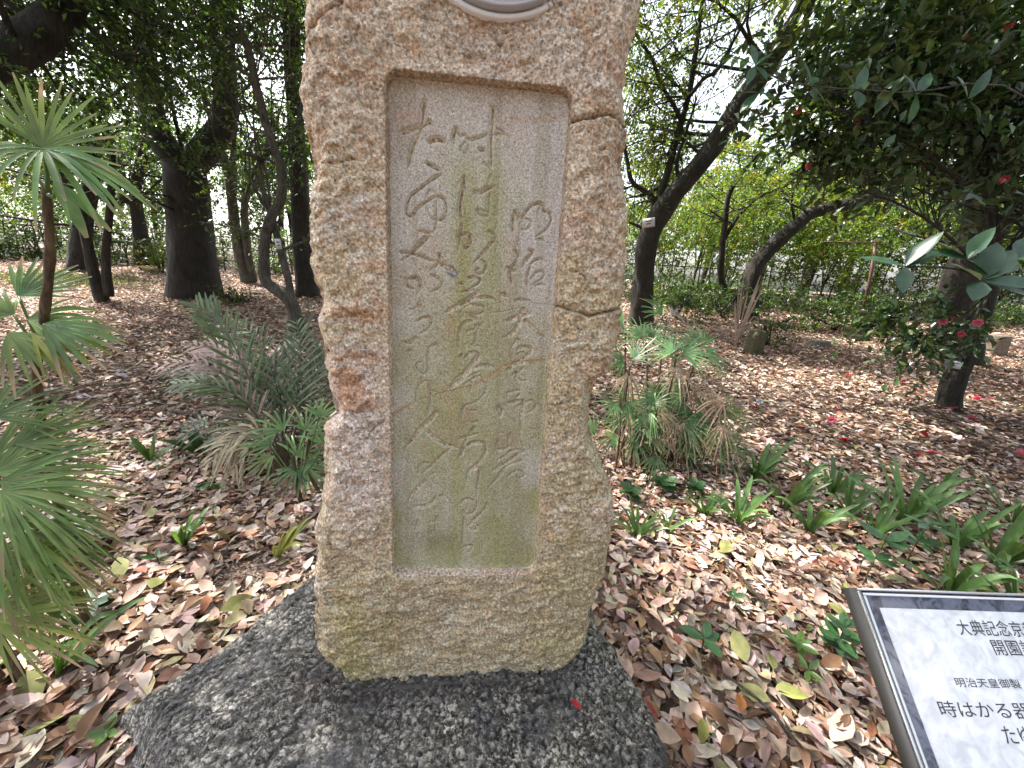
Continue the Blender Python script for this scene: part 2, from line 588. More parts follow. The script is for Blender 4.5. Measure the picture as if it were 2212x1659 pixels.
# brush strokes of the carved writing, read off enlarged views of the panel: (width, points)
STROKES = [
 [(60, [(450,340),(440,420),(425,560),(395,680),(340,800),(300,920),(270,1080)]), (58, [(210,690),(300,660),(400,620),(470,590),(510,570),(530,610)]),
  (62, [(510,790),(570,770),(630,770),(680,800)]), (44, [(490,1040),(560,1080),(640,1130)]), (34, [(640,1160),(540,1220),(420,1310),(320,1390),(265,1480)]),
  (26, [(470,1480),(480,1400),(520,1340),(570,1370),(590,1420)]),
  (46, [(810,650),(780,740),(785,850)]), (38, [(810,660),(850,720),(865,745)]), (34, [(860,730),(910,720),(960,770),(1060,750),(1150,720),(1250,715),(1340,715),(1420,750)]),
  (22, [(1270,650),(1340,690),(1410,730)]), (27, [(960,770),(950,850),(910,920),(860,890),(870,840),(930,790)]),
  (62, [(1230,420),(1215,560),(1205,700),(1205,850),(1205,960),(1210,1080)]), (42, [(1080,880),(1110,890),(1130,905)]), (26, [(1120,1030),(1170,1080),(1210,1130),(1240,1060)]),
  (48, [(895,1200),(900,1280),(875,1400),(855,1500),(855,1640)]), (26, [(1215,1150),(1190,1200),(1170,1320)]), (48, [(1020,1370),(1100,1360),(1180,1320),(1240,1300)]),
  (30, [(1180,1390),(1185,1480),(1185,1600)])],
 [(34, [(310,0),(280,60),(250,150),(250,230),(280,250),(320,240),(360,180),(430,120),(500,70),(580,35),(640,40),(680,70),(700,150),(690,230),(650,290),(580,300),(530,270),(480,200),(470,80)]),
  (30, [(585,30),(580,150),(585,300),(570,400),(550,440)]), (46, [(855,100),(855,200),(865,300)]),
  (27, [(1185,220),(1120,195),(1050,180),(1060,220),(1130,255),(1200,240),(1245,250)]), (30, [(1185,0),(1185,110),(1185,220)]),
  (44, [(1470,200),(1510,250),(1545,270)]), (48, [(1455,260),(1445,350),(1450,450)]),
  (36, [(1545,280),(1600,200),(1660,140),(1740,110),(1790,140),(1800,190),(1850,210),(1880,260),(1870,330),(1830,400),(1760,450),(1700,490)]), (20, [(1780,120),(1740,180),(1725,260)]),
  (28, [(1500,290),(1570,280),(1630,300),(1650,340),(1620,390),(1560,400),(1530,370),(1540,320),(1590,310),(1580,370)]), (27, [(1710,515),(1770,515),(1810,530)]),
  (36, [(1470,640),(1510,690),(1500,740)]), (36, [(1390,830),(1430,830),(1470,790),(1490,740)]), (42, [(1420,860),(1450,865),(1480,860)]), (42, [(1410,880),(1420,970),(1445,1030)]),
  (42, [(1630,630),(1670,660),(1610,730),(1570,790),(1545,840)]), (30, [(1640,800),(1700,750),(1760,735),(1810,760)]), (32, [(1640,830),(1610,920),(1605,1000),(1615,1040)]),
  (27, [(1650,960),(1700,900),(1760,870),(1800,900),(1780,950),(1720,990),(1650,1030)]), (32, [(1700,1030),(1760,1020),(1800,1030)]), (46, [(1330,1130),(1360,1140),(1390,1160)]),
  (34, [(1480,1200),(1560,1195),(1640,1205)]), (32, [(1560,1290),(1600,1320),(1640,1350)]), (48, [(1400,1425),(1480,1400),(1560,1370),(1640,1355)]),
  (48, [(1560,1300),(1535,1370),(1510,1460),(1470,1540),(1410,1590),(1340,1620)]), (50, [(1590,1430),(1650,1500),(1720,1560),(1800,1620)]),
  (36, [(875,340),(865,430),(845,530),(840,630)]), (42, [(830,480),(880,460),(940,460),(970,500),(960,570),(920,620),(900,580)]),
  (36, [(1180,420),(1230,460),(1245,510),(1200,570),(1130,650),(1060,720),(1000,790)]), (28, [(1100,740),(1140,790),(1140,850),(1100,900),(1050,900),(1035,860),(1060,840),(1080,880)]),
  (36, [(940,950),(1000,940),(1050,950),(1080,980),(1020,1040),(940,1090)]), (38, [(860,1010),(875,1015),(890,1020)]), (30, [(870,1110),(950,1090),(1030,1080)]),
  (56, [(1050,1110),(970,1180),(880,1240),(780,1290),(700,1335)]), (42, [(840,1260),(950,1190),(1060,1170),(1180,1170),(1250,1200)]),
  (30, [(860,1350),(890,1290),(960,1250),(1060,1255),(1110,1270),(1125,1310),(1090,1350),(1010,1360),(970,1330)]), (42, [(970,1360),(1010,1400),(1050,1420)]), (30, [(870,1350),(890,1385),(910,1410)]),
  (36, [(400,420),(450,430),(500,440),(560,430)]), (52, [(500,480),(430,540),(360,620),(290,680),(200,750)]), (42, [(180,660),(250,660),(330,680),(430,710),(520,750),(590,760)]),
  (36, [(620,680),(630,730),(590,800),(520,860)]), (58, [(630,790),(700,830),(760,860),(800,900)]), (36, [(540,915),(600,950),(650,1020),(600,1070),(520,1110)]),
  (42, [(290,960),(350,950),(400,990),(400,1060),(370,1140)]), (32, [(240,950),(270,1050),(340,1070)]), (34, [(400,1210),(380,1260),(340,1300),(280,1300)]), (26, [(420,1250),(410,1280),(395,1310)]),
  (34, [(360,1440),(430,1400),(500,1395),(535,1430),(510,1500),(460,1550),(400,1570)])],
 [(36, [(1000,45),(930,60),(870,110),(850,180),(840,270),(850,350),(880,390)]), (28, [(1025,140),(1040,100),(1075,110),(1050,150),(1030,200),(1025,290),(980,320),(1020,330),(1080,330)]),
  (28, [(930,180),(960,155),(1020,150)]), (36, [(880,420),(860,460),(890,520)]), (32, [(905,470),(950,420),(1010,400),(1070,420),(1085,455)]),
  (62, [(1060,440),(1010,520),(940,610),(870,700),(800,760),(745,800)]), (26, [(745,790),(790,720),(860,650),(920,630)]), (42, [(1000,585),(1080,555),(1160,550),(1220,570),(1245,590)]),
  (24, [(930,690),(1000,650),(1080,610)]), (34, [(980,710),(1020,680),(1070,680),(1095,720),(1120,745),(1150,760),(1145,830),(1100,900),(1020,960),(900,1000)]),
  (26, [(890,770),(940,730),(990,750),(970,830)]), (20, [(1050,680),(1052,715),(1055,750)]), (30, [(895,1010),(880,1090),(880,1170)]), (22, [(970,1050),(1010,1052),(1050,1050)]), (30, [(1000,1180),(1030,1183),(1060,1185)]),
  (32, [(1010,1240),(970,1300),(900,1430),(840,1580)]), (42, [(860,1365),(950,1345),(1050,1310)]),
  (48, [(235,290),(300,290),(340,245),(390,245)]), (42, [(270,390),(290,382),(310,370)]), (36, [(500,350),(550,330),(590,300),(620,350)]),
  (30, [(510,360),(490,440),(495,560),(480,630),(440,650),(380,620),(365,560),(380,520),(430,515),(450,560),(440,630)]), (28, [(430,650),(410,740),(370,840),(355,940)]),
  (40, [(400,770),(440,740),(490,740),(515,820),(520,920),(510,1020),(495,1100)]), (30, [(540,840),(565,845),(590,850)]),
  (54, [(590,1070),(530,1150),(440,1240),(360,1330),(290,1420),(240,1490)]), (56, [(470,1280),(550,1350),(650,1420),(740,1450),(830,1480)]),
  (46, [(1490,260),(1505,275),(1520,290)]), (36, [(1480,290),(1440,370),(1430,450),(1450,510)]), (40, [(1510,360),(1570,340),(1640,350),(1650,390),(1590,450),(1520,500),(1450,520)]), (22, [(1500,420),(1560,400),(1540,450)]),
  (40, [(1390,605),(1450,550),(1520,520),(1600,510),(1635,545)]), (30, [(1560,570),(1545,590),(1530,610)]), (34, [(1455,650),(1490,625),(1490,690),(1530,720),(1600,715)]),
  (34, [(1400,850),(1460,840),(1530,820)]), (30, [(1520,870),(1500,890),(1480,910)]), (36, [(1390,970),(1450,960),(1500,940),(1580,940)]), (26, [(1470,1030),(1515,995),(1560,960)]),
  (46, [(1560,940),(1550,1080),(1540,1200),(1535,1340)]), (34, [(1600,960),(1650,940),(1710,990),(1670,1050),(1590,1085)]), (56, [(1285,1010),(1320,1060),(1305,1130)])],
 [(48, [(940,200),(1000,170),(1080,165),(1130,190),(1140,260),(1100,350),(1030,420),(960,480),(930,550),(930,610)]), (48, [(900,230),(870,290),(845,350)]),
  (40, [(990,455),(1060,455),(1070,520),(1055,600),(1045,700),(1040,780)]), (34, [(860,850),(910,800),(960,800),(1030,830),(1040,890),(1000,950),(930,970),(890,930),(940,900)]),
  (40, [(1150,850),(1145,900),(1090,960),(1020,1020),(950,1090)]), (30, [(950,1090),(1000,1070),(1045,1090),(1040,1130),(990,1140),(930,1110),(900,1060),(900,1000)]),
  (24, [(900,1000),(895,1100),(885,1200),(880,1300)]), (36, [(885,1340),(930,1320),(990,1320),(985,1360),(930,1400)]),
  (36, [(740,240),(660,300),(580,380),(500,460),(420,520)]), (32, [(400,510),(395,440),(440,400),(510,400),(560,450),(580,500),(540,520)]),
  (46, [(460,590),(400,660),(340,730),(300,800),(255,870)]), (44, [(360,880),(440,880),(510,860),(560,820),(580,770)]), (42, [(640,760),(690,780),(710,810)]),
  (24, [(375,1030),(365,1090),(355,1140)]), (26, [(400,1170),(390,1195),(380,1220)]), (28, [(510,1060),(570,1050),(640,1045)]), (22, [(590,980),(585,1060),(580,1170)]),
  (26, [(580,1190),(530,1200),(510,1170),(560,1160),(600,1190)]),
  (40, [(1280,150),(1275,220),(1300,250),(1370,230),(1430,200)]), (30, [(1420,60),(1400,150),(1390,250)]), (28, [(1280,360),(1370,310),(1420,260),(1540,240)]),
  (42, [(1560,260),(1470,320),(1390,390),(1300,430),(1220,480)]), (36, [(1530,380),(1440,400),(1350,450)]), (36, [(1350,450),(1290,540),(1170,670)]),
  (28, [(1390,550),(1440,500),(1520,480),(1580,530),(1510,560),(1480,530)])],
]
# ------------------------------------------------------------------ the inscribed stone
ST_YAW, ST_LEAN, ST_D = rad(5.57), rad(3.0), .95
SX = np.array([math.cos(ST_YAW), math.sin(ST_YAW), 0])
_n = np.array([-math.sin(ST_YAW), math.cos(ST_YAW), 0])
SZ = math.cos(ST_LEAN) * np.array([0, 0, 1.0]) + math.sin(ST_LEAN) * _n
SN = np.cross(SZ, SX)                      # points away from the viewer
SC = np.array([-.1097 * ST_D, ST_D, 1.5 - .2363 * ST_D])

def uv(sx, sy):
    """photo pixel (4032 wide) -> point on the stone's face plane"""
    d = ray(sx * 2212 / 4032, sy * 2212 / 4032)
    p = EYE + d * (((SC - EYE) @ SN) / (d @ SN)) - SC
    return np.array([p @ SX, p @ SZ])

OUT_L = [(1174, 0), (1181, 87), (1163, 145), (1158, 210), (1161, 290), (1166, 434), (1187, 550), (1194, 615), (1205, 680), (1201, 781),
         (1198, 926), (1199, 1020), (1205, 1094), (1230, 1145), (1230, 1217), (1219, 1260), (1230, 1347), (1241, 1449), (1266, 1521), (1295, 1608), (1295, 1644),
         (1259, 1673), (1241, 1709), (1241, 1760), (1248, 1832), (1252, 1933), (1241, 2013), (1226, 2093), (1223, 2194), (1223, 2275), (1227, 2405),
         (1223, 2550), (1237, 2600), (1274, 2644), (1339, 2673)]
OUT_R = [(2539, 0), (2524, 75), (2502, 136), (2487, 226), (2481, 377), (2479, 467), (2475, 512), (2472, 573), (2468, 640), (2479, 701), (2483, 829),
         (2475, 942), (2479, 1055), (2484, 1130), (2468, 1195), (2462, 1250), (2449, 1358), (2425, 1445), (2402, 1484), (2363, 1501), (2355, 1538), (2339, 1609),
         (2343, 1679), (2363, 1766), (2394, 1852), (2421, 1922), (2437, 2000), (2429, 2087), (2409, 2181), (2395, 2304), (2373, 2391), (2344, 2463),
         (2315, 2557), (2286, 2608), (2228, 2662)]
oL = np.array([[-.12, 1.36], [-.2, 1.33], [-.29, 1.24], [-.345, 1.1], [-.37, .92]] + [uv(*p) for p in OUT_L] + [[-.36, -1.03], [-.36, -1.2]])
oR = np.array([[.1, 1.36], [.2, 1.32], [.285, 1.22], [.335, 1.08], [.352, .93]] + [uv(*p) for p in OUT_R] + [[.325, -1.03], [.325, -1.2]])
oL, oR = oL[np.argsort(oL[:, 1])], oR[np.argsort(oR[:, 1])]
PW, PH, PR, PD = .2055, .627, .034, .030    # half width, half height, corner radius and depth of the sunk panel

def panel_sdf(u, v):
    qx, qy = np.abs(u) - PW + PR, np.abs(v) - PH + PR
    return np.hypot(np.maximum(qx, 0), np.maximum(qy, 0)) + np.minimum(np.maximum(qx, qy), 0) - PR

CRACKS = [([(2250, 478), (2310, 462), (2370, 450), (2405, 452), (2440, 470), (2480, 482)], 5, .012),
          ([(2190, 1200), (2240, 1218), (2290, 1234), (2330, 1242), (2390, 1226), (2475, 1212)], 5, .013),
          ([(1200, 648), (1260, 640), (1330, 640), (1400, 622)], 3, .006),
          ([(1178, 106), (1250, 72), (1320, 30), (1370, -10)], 3.5, .007),
          ([(1950, 300), (1955, 205), (1985, 150), (1995, 80)], 2.1, .004),
          ([(1515, 1655), (1470, 1690), (1440, 1740)], 2.5, .005),
          ([(1600, 2640), (1640, 2618), (1720, 2622), (1800, 2616)], 3, .006),
          ([(2240, 1060), (2300, 1090), (2330, 1150)], 2.5, .005),
          ([(2130, 1600), (2260, 1580), (2340, 1560)], 2, .004),
          ([(1230, 1230), (1330, 1250), (1450, 1225)], 2, .004),
          ([(2400, 1000), (2340, 930), (2300, 860)], 2, .004)]

def stone_relief(u, v):
    f1, e1 = facets(u * 16 + 3 + .35 * fbm(u * 30, v * 30, 3, 2), v * 21 + 9 + .35 * fbm(u * 30, v * 30, 8, 2), 5)
    f2, e2 = facets(u * 45 + .4 * fbm(u * 60, v * 60, 1, 2), v * 62 + .4 * fbm(u * 60, v * 60, 5, 2), 11)
    h = .010 * fbm(u * 4, v * 4, 2, 3) + .0078 * f1 + .0036 * f2 + .0042 * fbm(u * 55, v * 75, 4, 3, .6)
    return h

def stele():
    root = link('inscribed_stone', None)
    root.empty_display_size = .1
    tag(root, 'tall tan granite memorial stone with a sunk panel of carved cursive writing', 'monument')
    m = Matrix.Identity(4)
    for i in range(3):
        m[i][0], m[i][1], m[i][2], m[i][3] = SX[i], SN[i], SZ[i], SC[i]
    root.matrix_world = m
    g = .0042
    vs_ = np.unique(np.round(np.concatenate([np.arange(-1.12, 1.355, g), np.arange(PH - .014, PH + .006, .0014), np.arange(-PH - .006, -PH + .014, .0014),
                                             np.arange(PH - PR, PH, .0025), np.arange(-PH, -PH + PR, .0025)]), 5))
    nrow = len(vs_)
    uL, uR = np.interp(vs_, oL[:, 1], oL[:, 0]), np.interp(vs_, oR[:, 1], oR[:, 0])
    uL = uL + .0035 * fbm(vs_ * 40, 1.5, 0, 3)
    uR = uR + .0035 * fbm(vs_ * 40, 7.5, 0, 3)
    inner = np.concatenate([np.arange(-PW - .006, -PW + .014, .0014), np.linspace(-PW + .016, PW - .016, 44), np.arange(PW - .014, PW + .006, .0014)])
    nl = 44
    a = np.minimum(inner[0], uL[:, None] * .9)
    sl = np.linspace(0, 1, nl, endpoint=False)
    sl = sl ** 1.15
    lefts = uL[:, None] + (inner[0] - uL[:, None]) * sl
    rights = uR[:, None] + (inner[-1] - uR[:, None]) * sl[::-1]
    mid = np.broadcast_to(inner, (nrow, len(inner)))
    # near the top the stone is narrower than the panel columns: squeeze them
    k = np.clip((uR - uL - .04) / (inner[-1] - inner[0]), .05, 1)[:, None]
    cx = ((uR + uL) / 2)[:, None] * (k < 1)
    mid = np.where(k < 1, cx + mid * k, mid)
    lefts = uL[:, None] + (mid[:, :1] - uL[:, None]) * sl
    rights = uR[:, None] + (mid[:, -1:] - uR[:, None]) * sl[::-1]
    U = np.concatenate([lefts, mid, rights], 1)
    V = np.broadcast_to(vs_[:, None], U.shape)
    sd = panel_sdf(U, V)
    h = stone_relief(U, V)
    e = np.minimum(np.minimum(U - uL[:, None], uR[:, None] - U), np.minimum(1.36 - V, 9))
    e = e + .012 * fbm(U * 14, V * 14, 6, 3)
    h = h - .045 * np.clip(1 - e / .05, 0, 1) ** 2 * (1 + .5 * fbm(U * 9, V * 9, 4, 2))
    h = h - .02 * sstep(-.9, -1.0, V) * 0
    near = sstep(.0, .05, sd)
    h = h * (.25 + .75 * near) + .0
    crk = np.zeros(U.shape)
    for pts, w, dep in CRACKS:
        q = catmull([uv(*p) for p in pts], 4)
        q = q + .002 * np.stack([vnoise(q[:, 0] * 90, q[:, 1] * 90, 1), vnoise(q[:, 0] * 90, q[:, 1] * 90, 4)], 1)
        d, _ = seg_dist(U, V, q)
        ww = w * .00062
        h = h - 1.6 * dep * np.clip(1 - d / (ww * 2.0), 0, 1)
        crk = np.maximum(crk, np.clip(1.3 - d / (ww * 1.0), 0, 1) * (w > 2.2))
    edge = sd + .0012 * fbm(U * 70, V * 70, 2, 3)
    h = np.where(edge < .004, h - (PD + .007) * sstep(.0008, -.0052, edge), h)
    ncf = U.shape[1]
    T = .24
    ns, nb = 16, 24
    # ring: front left->right, right side, back right->left, left side
    ringU, ringY = [U], [-h]
    tt = np.linspace(0, 1, ns + 2)[1:-1]
    for side in (1, -1):
        u0 = (uR if side > 0 else uL)[:, None]
        y0 = (-h[:, -1] if side > 0 else -h[:, 0])[:, None]
        t = tt if side > 0 else tt[::-1]
        yy = y0 + (T - y0) * t
        uu = u0 - side * (.03 * np.abs(t - .25)) + .008 * fbm(yy * 12 + 3 * side, vs_[:, None] * 12, 3, 4) + side * .004 * fbm(yy * 45, vs_[:, None] * 45, 2 + side, 3)
        ub = (uL - .0) [:, None]
        if side > 0:
            ringU.append(uu); ringY.append(yy)
            s = np.linspace(1, 0, nb)[None]
            bu = uL[:, None] + .03 + (uR - uL - .06)[:, None] * s
            ringU.append(bu); ringY.append(T + .012 * fbm(bu * 8, vs_[:, None] * 8, 5, 3))
        else:
            ringU.append(uu); ringY.append(yy)
    RU, RY = np.concatenate(ringU, 1), np.concatenate(ringY, 1)
    nr = RU.shape[1]
    RV = np.broadcast_to(vs_[:, None], RU.shape) + 0
    P = np.stack([RU, RY, RV], -1).reshape(-1, 3)
    i = (np.arange(nrow - 1)[:, None] * nr + np.arange(nr)[None]).ravel()
    j = (np.arange(nrow - 1)[:, None] * nr + (np.arange(nr)[None] + 1) % nr).ravel()
    F = np.stack([i, j, j + nr, i + nr], 1)
    caps = [np.array([[nr * (nrow - 1) + q for q in range(nr)]]), np.array([list(range(nr))[::-1]])]
    # ---- stain colours of the stone, plus painted light and shade round the panel
    u, v = RU, RV
    base = np.array([.63, .56, .455])
    C = np.ones(u.shape + (3,)) * base
    def lay(mask, col):
        nonlocal C
        C = C + (np.array(col) - C) * np.clip(mask, 0, 1)[..., None]
    n1, n2, n3 = fbm(u * 7, v * 9, 1, 4), fbm(u * 13, v * 18, 5, 4), fbm(u * 4, v * 3, 9, 3)
    n4 = fbm(u * 26, v * 40, 3, 3)
    lay(sstep(.05, .5, n1) * .75, (.7, .66, .61))
    lay(sstep(.15, .6, n2) * .55, (.54, .38, .26))
    lay(sstep(.2, .6, n4) * .45, (.38, .27, .18))
    lay(sstep(.1, .55, -n2) * sstep(.9, .2, v) * .55, (.55, .47, .3))
    low = sstep(-.35, -.85, v + .12 * n1)
    lay(low * (.4 + .4 * n2), (.44, .40, .25))
    lay(sstep(.1, .28, u) * sstep(.35, -.25, v) * (.45 + .5 * n1), (.47, .43, .25))
    lay(np.exp(-((u + .22) / .035) ** 2) * sstep(-.1, -.5, v) * (.25 + .4 * n1), (.4, .37, .18))
    lay(np.exp(-((u + .33) / .05) ** 2) * sstep(-.55, -.8, v) * .55, (.47, .45, .2))
    lay(np.exp(-((u + .3) / .09) ** 2) * sstep(.1, -.1, v) * sstep(-.55, -.35, v) * (.6 + .5 * n3), (.66, .6, .56))
    lay(np.exp(-(((u + .3) / .06) ** 2)) * sstep(.4, 0, np.abs(v + .05)) * sstep(0, .5, n2) * .8, (.5, .28, .16))
    lay(np.exp(-(((u - .03) / .012) ** 2)) * sstep(.55, .68, v) * .45, (.2, .16, .13))
    lay(sstep(.2, .6, v) * .3, (.52, .42, .34))
    lay(sstep(.005, -.004, panel_sdf(u, v)) * sstep(0, .3, v) * .6, (.3, .24, .17))  # recess walls painted darker in the upper half, as shade
    full = np.zeros(u.shape); full[:, :ncf] = crk
    lay(full * .65, (.16, .12, .09))
    lay(sstep(.004, -.002, panel_sdf(u, v)) * sstep(-.6, -.625, v) * .7, (.6, .5, .45))  # bottom lip painted paler: fresh pinkish stone plus light from above
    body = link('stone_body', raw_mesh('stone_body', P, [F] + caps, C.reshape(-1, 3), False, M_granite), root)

    # ---- sunk panel with the carved writing
    g = .0017
    us, vv = np.arange(-PW - .004, PW + .0041, g), np.arange(-PH - .004, PH + .0041, g)
    U, V = np.meshgrid(us, vv)
    h = .0006 * fbm(U * 12, V * 12, 3, 3) + .00035 * fbm(U * 140, V * 140, 4, 3)
    sd = panel_sdf(U, V)
    h = h + .003 * np.clip(1 + (sd + .005) / .009, 0, 1) ** 2
    y0s = [250, 750, 1250, 1700]
    carve = np.zeros(U.shape)
    for crop, strokes in enumerate(STROKES):
        for w, pts in strokes:
            q = catmull([uv(1500 + a / 2.765, y0s[crop] + b / 2.765) for a, b in pts], 5)
            lo, hi = q.min(0) - .02, q.max(0) + .02
            i0, i1 = np.searchsorted(us, [lo[0], hi[0]])
            j0, j1 = np.searchsorted(vv, [lo[1], hi[1]])
            if i1 <= i0 or j1 <= j0:
                continue
            uu, v2 = U[j0:j1, i0:i1], V[j0:j1, i0:i1]
            d, pos = seg_dist(uu, v2, q)
            hw = w / 2.765 * .00057 * .5 * (1.15 - .75 * np.abs(pos * 2 - .75) ** 2.2 / 1.9)
            hw = np.maximum(hw, .0017) * 1.4
            c = np.minimum(hw * 1.7, .0115) * np.clip(1 - d / hw, 0, 1)
            carve[j0:j1, i0:i1] = np.maximum(carve[j0:j1, i0:i1], c)
    for pts in ([(1545, 1642), (1620, 1600), (1700, 1568), (1780, 1548), (1850, 1530)], [(1945, 1480), (1990, 1448), (2060, 1432), (2150, 1425)],
                [(2040, 1192), (2120, 1196), (2180, 1204), (2230, 1205)], [(1815, 1152), (1900, 1140)], [(1800, 1236), (1960, 1232), (2050, 1215)]):
        d, _ = seg_dist(U, V, catmull([uv(*p) for p in pts], 4))
        carve = np.maximum(carve, .0022 * np.clip(1 - d / .0018, 0, 1))
    h = h - carve
    C = np.ones(U.shape + (3,)) * np.array([.54, .515, .465])
    n1, n2 = fbm(U * 10, V * 10, 2, 4), fbm(U * 30, V * 9, 6, 4)
    streak = fbm(U * 26, V * 1.6, 8, 4)
    lay(sstep(0, .6, n1) * .5, (.5, .4, .34))
    lay(sstep(.05, .5, U + .08 * n1) * 0 + sstep(.06, .15, U) * sstep(-.1, .2, V) * (.6 + .4 * n1), (.56, .53, .51))
    cen = np.exp(-((U - .0 + .02 * n1) / .085) ** 2)
    lay(cen * sstep(.55, .42, V) * sstep(-.62, -.3, V + .1 * n1) * (.55 + .45 * streak) * .95, (.30, .31, .08))
    lay(np.exp(-((U - .028) / .026) ** 2) * sstep(.45, .36, V) * sstep(-.05, .2, V) * (.25 + .35 * streak), (.3, .31, .12))
    lay(np.exp(-((U + .03) / .02) ** 2) * sstep(.45, .3, V) * .5, (.33, .31, .1))
    lay(sstep(.35, -.1, V) * (.5 + .45 * n1) , (.37, .365, .2))
    lay(sstep(-.2, -.5, V) * (.5 + .4 * n2), (.34, .34, .17))
    lay(np.exp(-(((U + .09) / .06) ** 2 + ((V + .53) / .035) ** 2)) * .5, (.2, .19, .11))
    lay(np.exp(-((U + .06) / .014) ** 2) * sstep(.2, .05, V) * sstep(-.28, -.1, V) * (.45 + .5 * n2), (.42, .29, .16))
    lay(sstep(.25, .6, streak) * .4, (.33, .3, .2))
    for pts, col, wd in (([(1545, 1642), (1620, 1600), (1700, 1568), (1780, 1548), (1850, 1530), (1945, 1480), (1990, 1448), (2060, 1432), (2150, 1425)], (.42, .3, .17), .006),
                         ([(1520, 430), (1600, 440), (1640, 420)], (.48, .36, .3), .016), ([(2020, 440), (2120, 445), (2230, 440)], (.48, .38, .31), .006),
                         ([(1840, 1640), (1790, 1720), (1810, 1780)], (.38, .31, .2), .03), ([(1950, 1750), (2010, 1740)], (.38, .3, .19), .02)):
        d, _ = seg_dist(U, V, catmull([uv(*p) for p in pts], 4))
        lay(np.exp(-(d / wd) ** 2) * (.7 + .4 * n2), col)
    d, _ = seg_dist(U, V, np.array([uv(1770, 1060), uv(1785, 1075)]))
    lay(sstep(.012, .007, d + .004 * n2), (.2, .2, .22))
    lay(sstep(.0008, .005, carve) * .55, (.7, .67, .55))  # grooves painted paler: fresh stone and the light the cuts catch
    keep = panel_sdf(U, V) < .006
    P = np.stack([U, PD - h, V], -1).reshape(-1, 3)
    nx = U.shape[1]
    i = (np.arange(U.shape[0] - 1)[:, None] * nx + np.arange(nx - 1)[None]).ravel()
    F = np.stack([i, i + 1, i + nx + 1, i + nx], 1)
    F = F[keep.ravel()[F].all(1)]
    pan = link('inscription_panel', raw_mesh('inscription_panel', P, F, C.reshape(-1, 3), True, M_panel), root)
    pan['label'] = 'smooth sunk panel with algae streaks and carved cursive writing'
    return root
STONE = stele()

# ------------------------------------------------------------------ clock on the stone
def lathe(mb, prof, c, sides=72):
    """prof: (radius, depth) pairs; axis = local y, towards the viewer is -y"""
    th = np.linspace(0, 2 * np.pi, sides, endpoint=False)
    n = len(prof)
    V = np.array([[r * math.cos(a), -d, r * math.sin(a)] for r, d in prof for a in th])
    F = [(i * sides + k, (i + 1) * sides + k, (i + 1) * sides + (k + 1) % sides, i * sides + (k + 1) % sides) for i in range(n - 1) for k in range(sides)]
    mb.add(V, F, c)

def clock():
    root = link('wall_clock', None)
    root.empty_display_size = .1
    tag(root, 'round white clock mounted on the stone above the writing panel', 'clock')
    p = SC + SX * .030 + SZ * .940 - SN * .002
    m = Matrix.Identity(4)
    for i in range(3):
        m[i][0], m[i][1], m[i][2], m[i][3] = SX[i], SN[i], SZ[i], p[i]
    root.matrix_world = m
    white = plain('clock_enamel', (.78, .79, .84), .35, noise=8, var=.03)
    grey = plain('clock_case', (.42, .42, .46), .4, noise=12, var=.08)
    dark = plain('clock_hand', (.03, .03, .035), .4)
    a = MB(); lathe(a, [(.205, -.03), (.207, .006), (.204, .009), (.1985, .0095), (.1975, .004)], (1, 1, 1))
    a.build('mounting_ring', white, root)
    a = MB(); lathe(a, [(.1955, -.02), (.1945, .020), (.1925, .023), (.188, .0235), (.1865, .021)], (1, 1, 1))
    a.build('case', grey, root)
    a = MB(); lathe(a, [(.187, .018), (.1865, .0222), (.10, .0225), (.0005, .0225)], (1, 1, 1))
    dial = a.build('dial', white, root)
    for k in range(12):
        t = k * math.pi / 6
        a = MB()
        u, w = np.array([math.sin(t), 0, math.cos(t)]), np.array([math.cos(t), 0, -math.sin(t)])
        q = [u * .138 - w * .003, u * .138 + w * .003, u * .160 + w * .003, u * .160 - w * .003]
        a.add([x + np.array([0, -.0237, 0]) for x in q] + [x + np.array([0, -.0215, 0]) for x in q], [(0, 1, 2, 3), (0, 4, 5, 1), (1, 5, 6, 2), (2, 6, 7, 3), (3, 7, 4, 0)], (1, 1, 1))
        a.build('hour_mark', dark, dial, False)
    for L, w_, t, d in ((.075, .006, 5.3, .026), (.125, .004, 1.1, .0285)):
        a = MB()
        u, w = np.array([math.sin(t), 0, math.cos(t)]), np.array([math.cos(t), 0, -math.sin(t)])
        q = [-u * .02 - w * w_, -u * .02 + w * w_, u * L + w * w_ * .5, u * L - w * w_ * .5]
        a.add([x + np.array([0, -d, 0]) for x in q] + [x + np.array([0, -d + .0015, 0]) for x in q], [(0, 1, 2, 3), (7, 6, 5, 4), (0, 4, 5, 1), (1, 5, 6, 2), (2, 6, 7, 3), (3, 7, 4, 0)], (1, 1, 1))
        a.build('hand', dark, dial, False)
clock()

# ------------------------------------------------------------------ boulder under the stone
ROCK_EDGE = [(670, 1245, .20), (560, 1312, .19), (450, 1388, .17), (350, 1455, .13), (270, 1520, .07), (248, 1560, .03), (285, 1650, .0)]
ROCK_RIGHT = [(1455, 1655, .07), (1400, 1545, .10), (1345, 1445, .13), (1300, 1372, .17)]
rock_poly = np.array([atz(*p)[:2] for p in ROCK_EDGE] + [[-.95, .60], [-.6, .42], [0, .36], [.45, .40], [.62, .56]] + [atz(*p)[:2] for p in ROCK_RIGHT] + [[.42, 1.36], [.1, 1.46], [-.4, 1.52]])

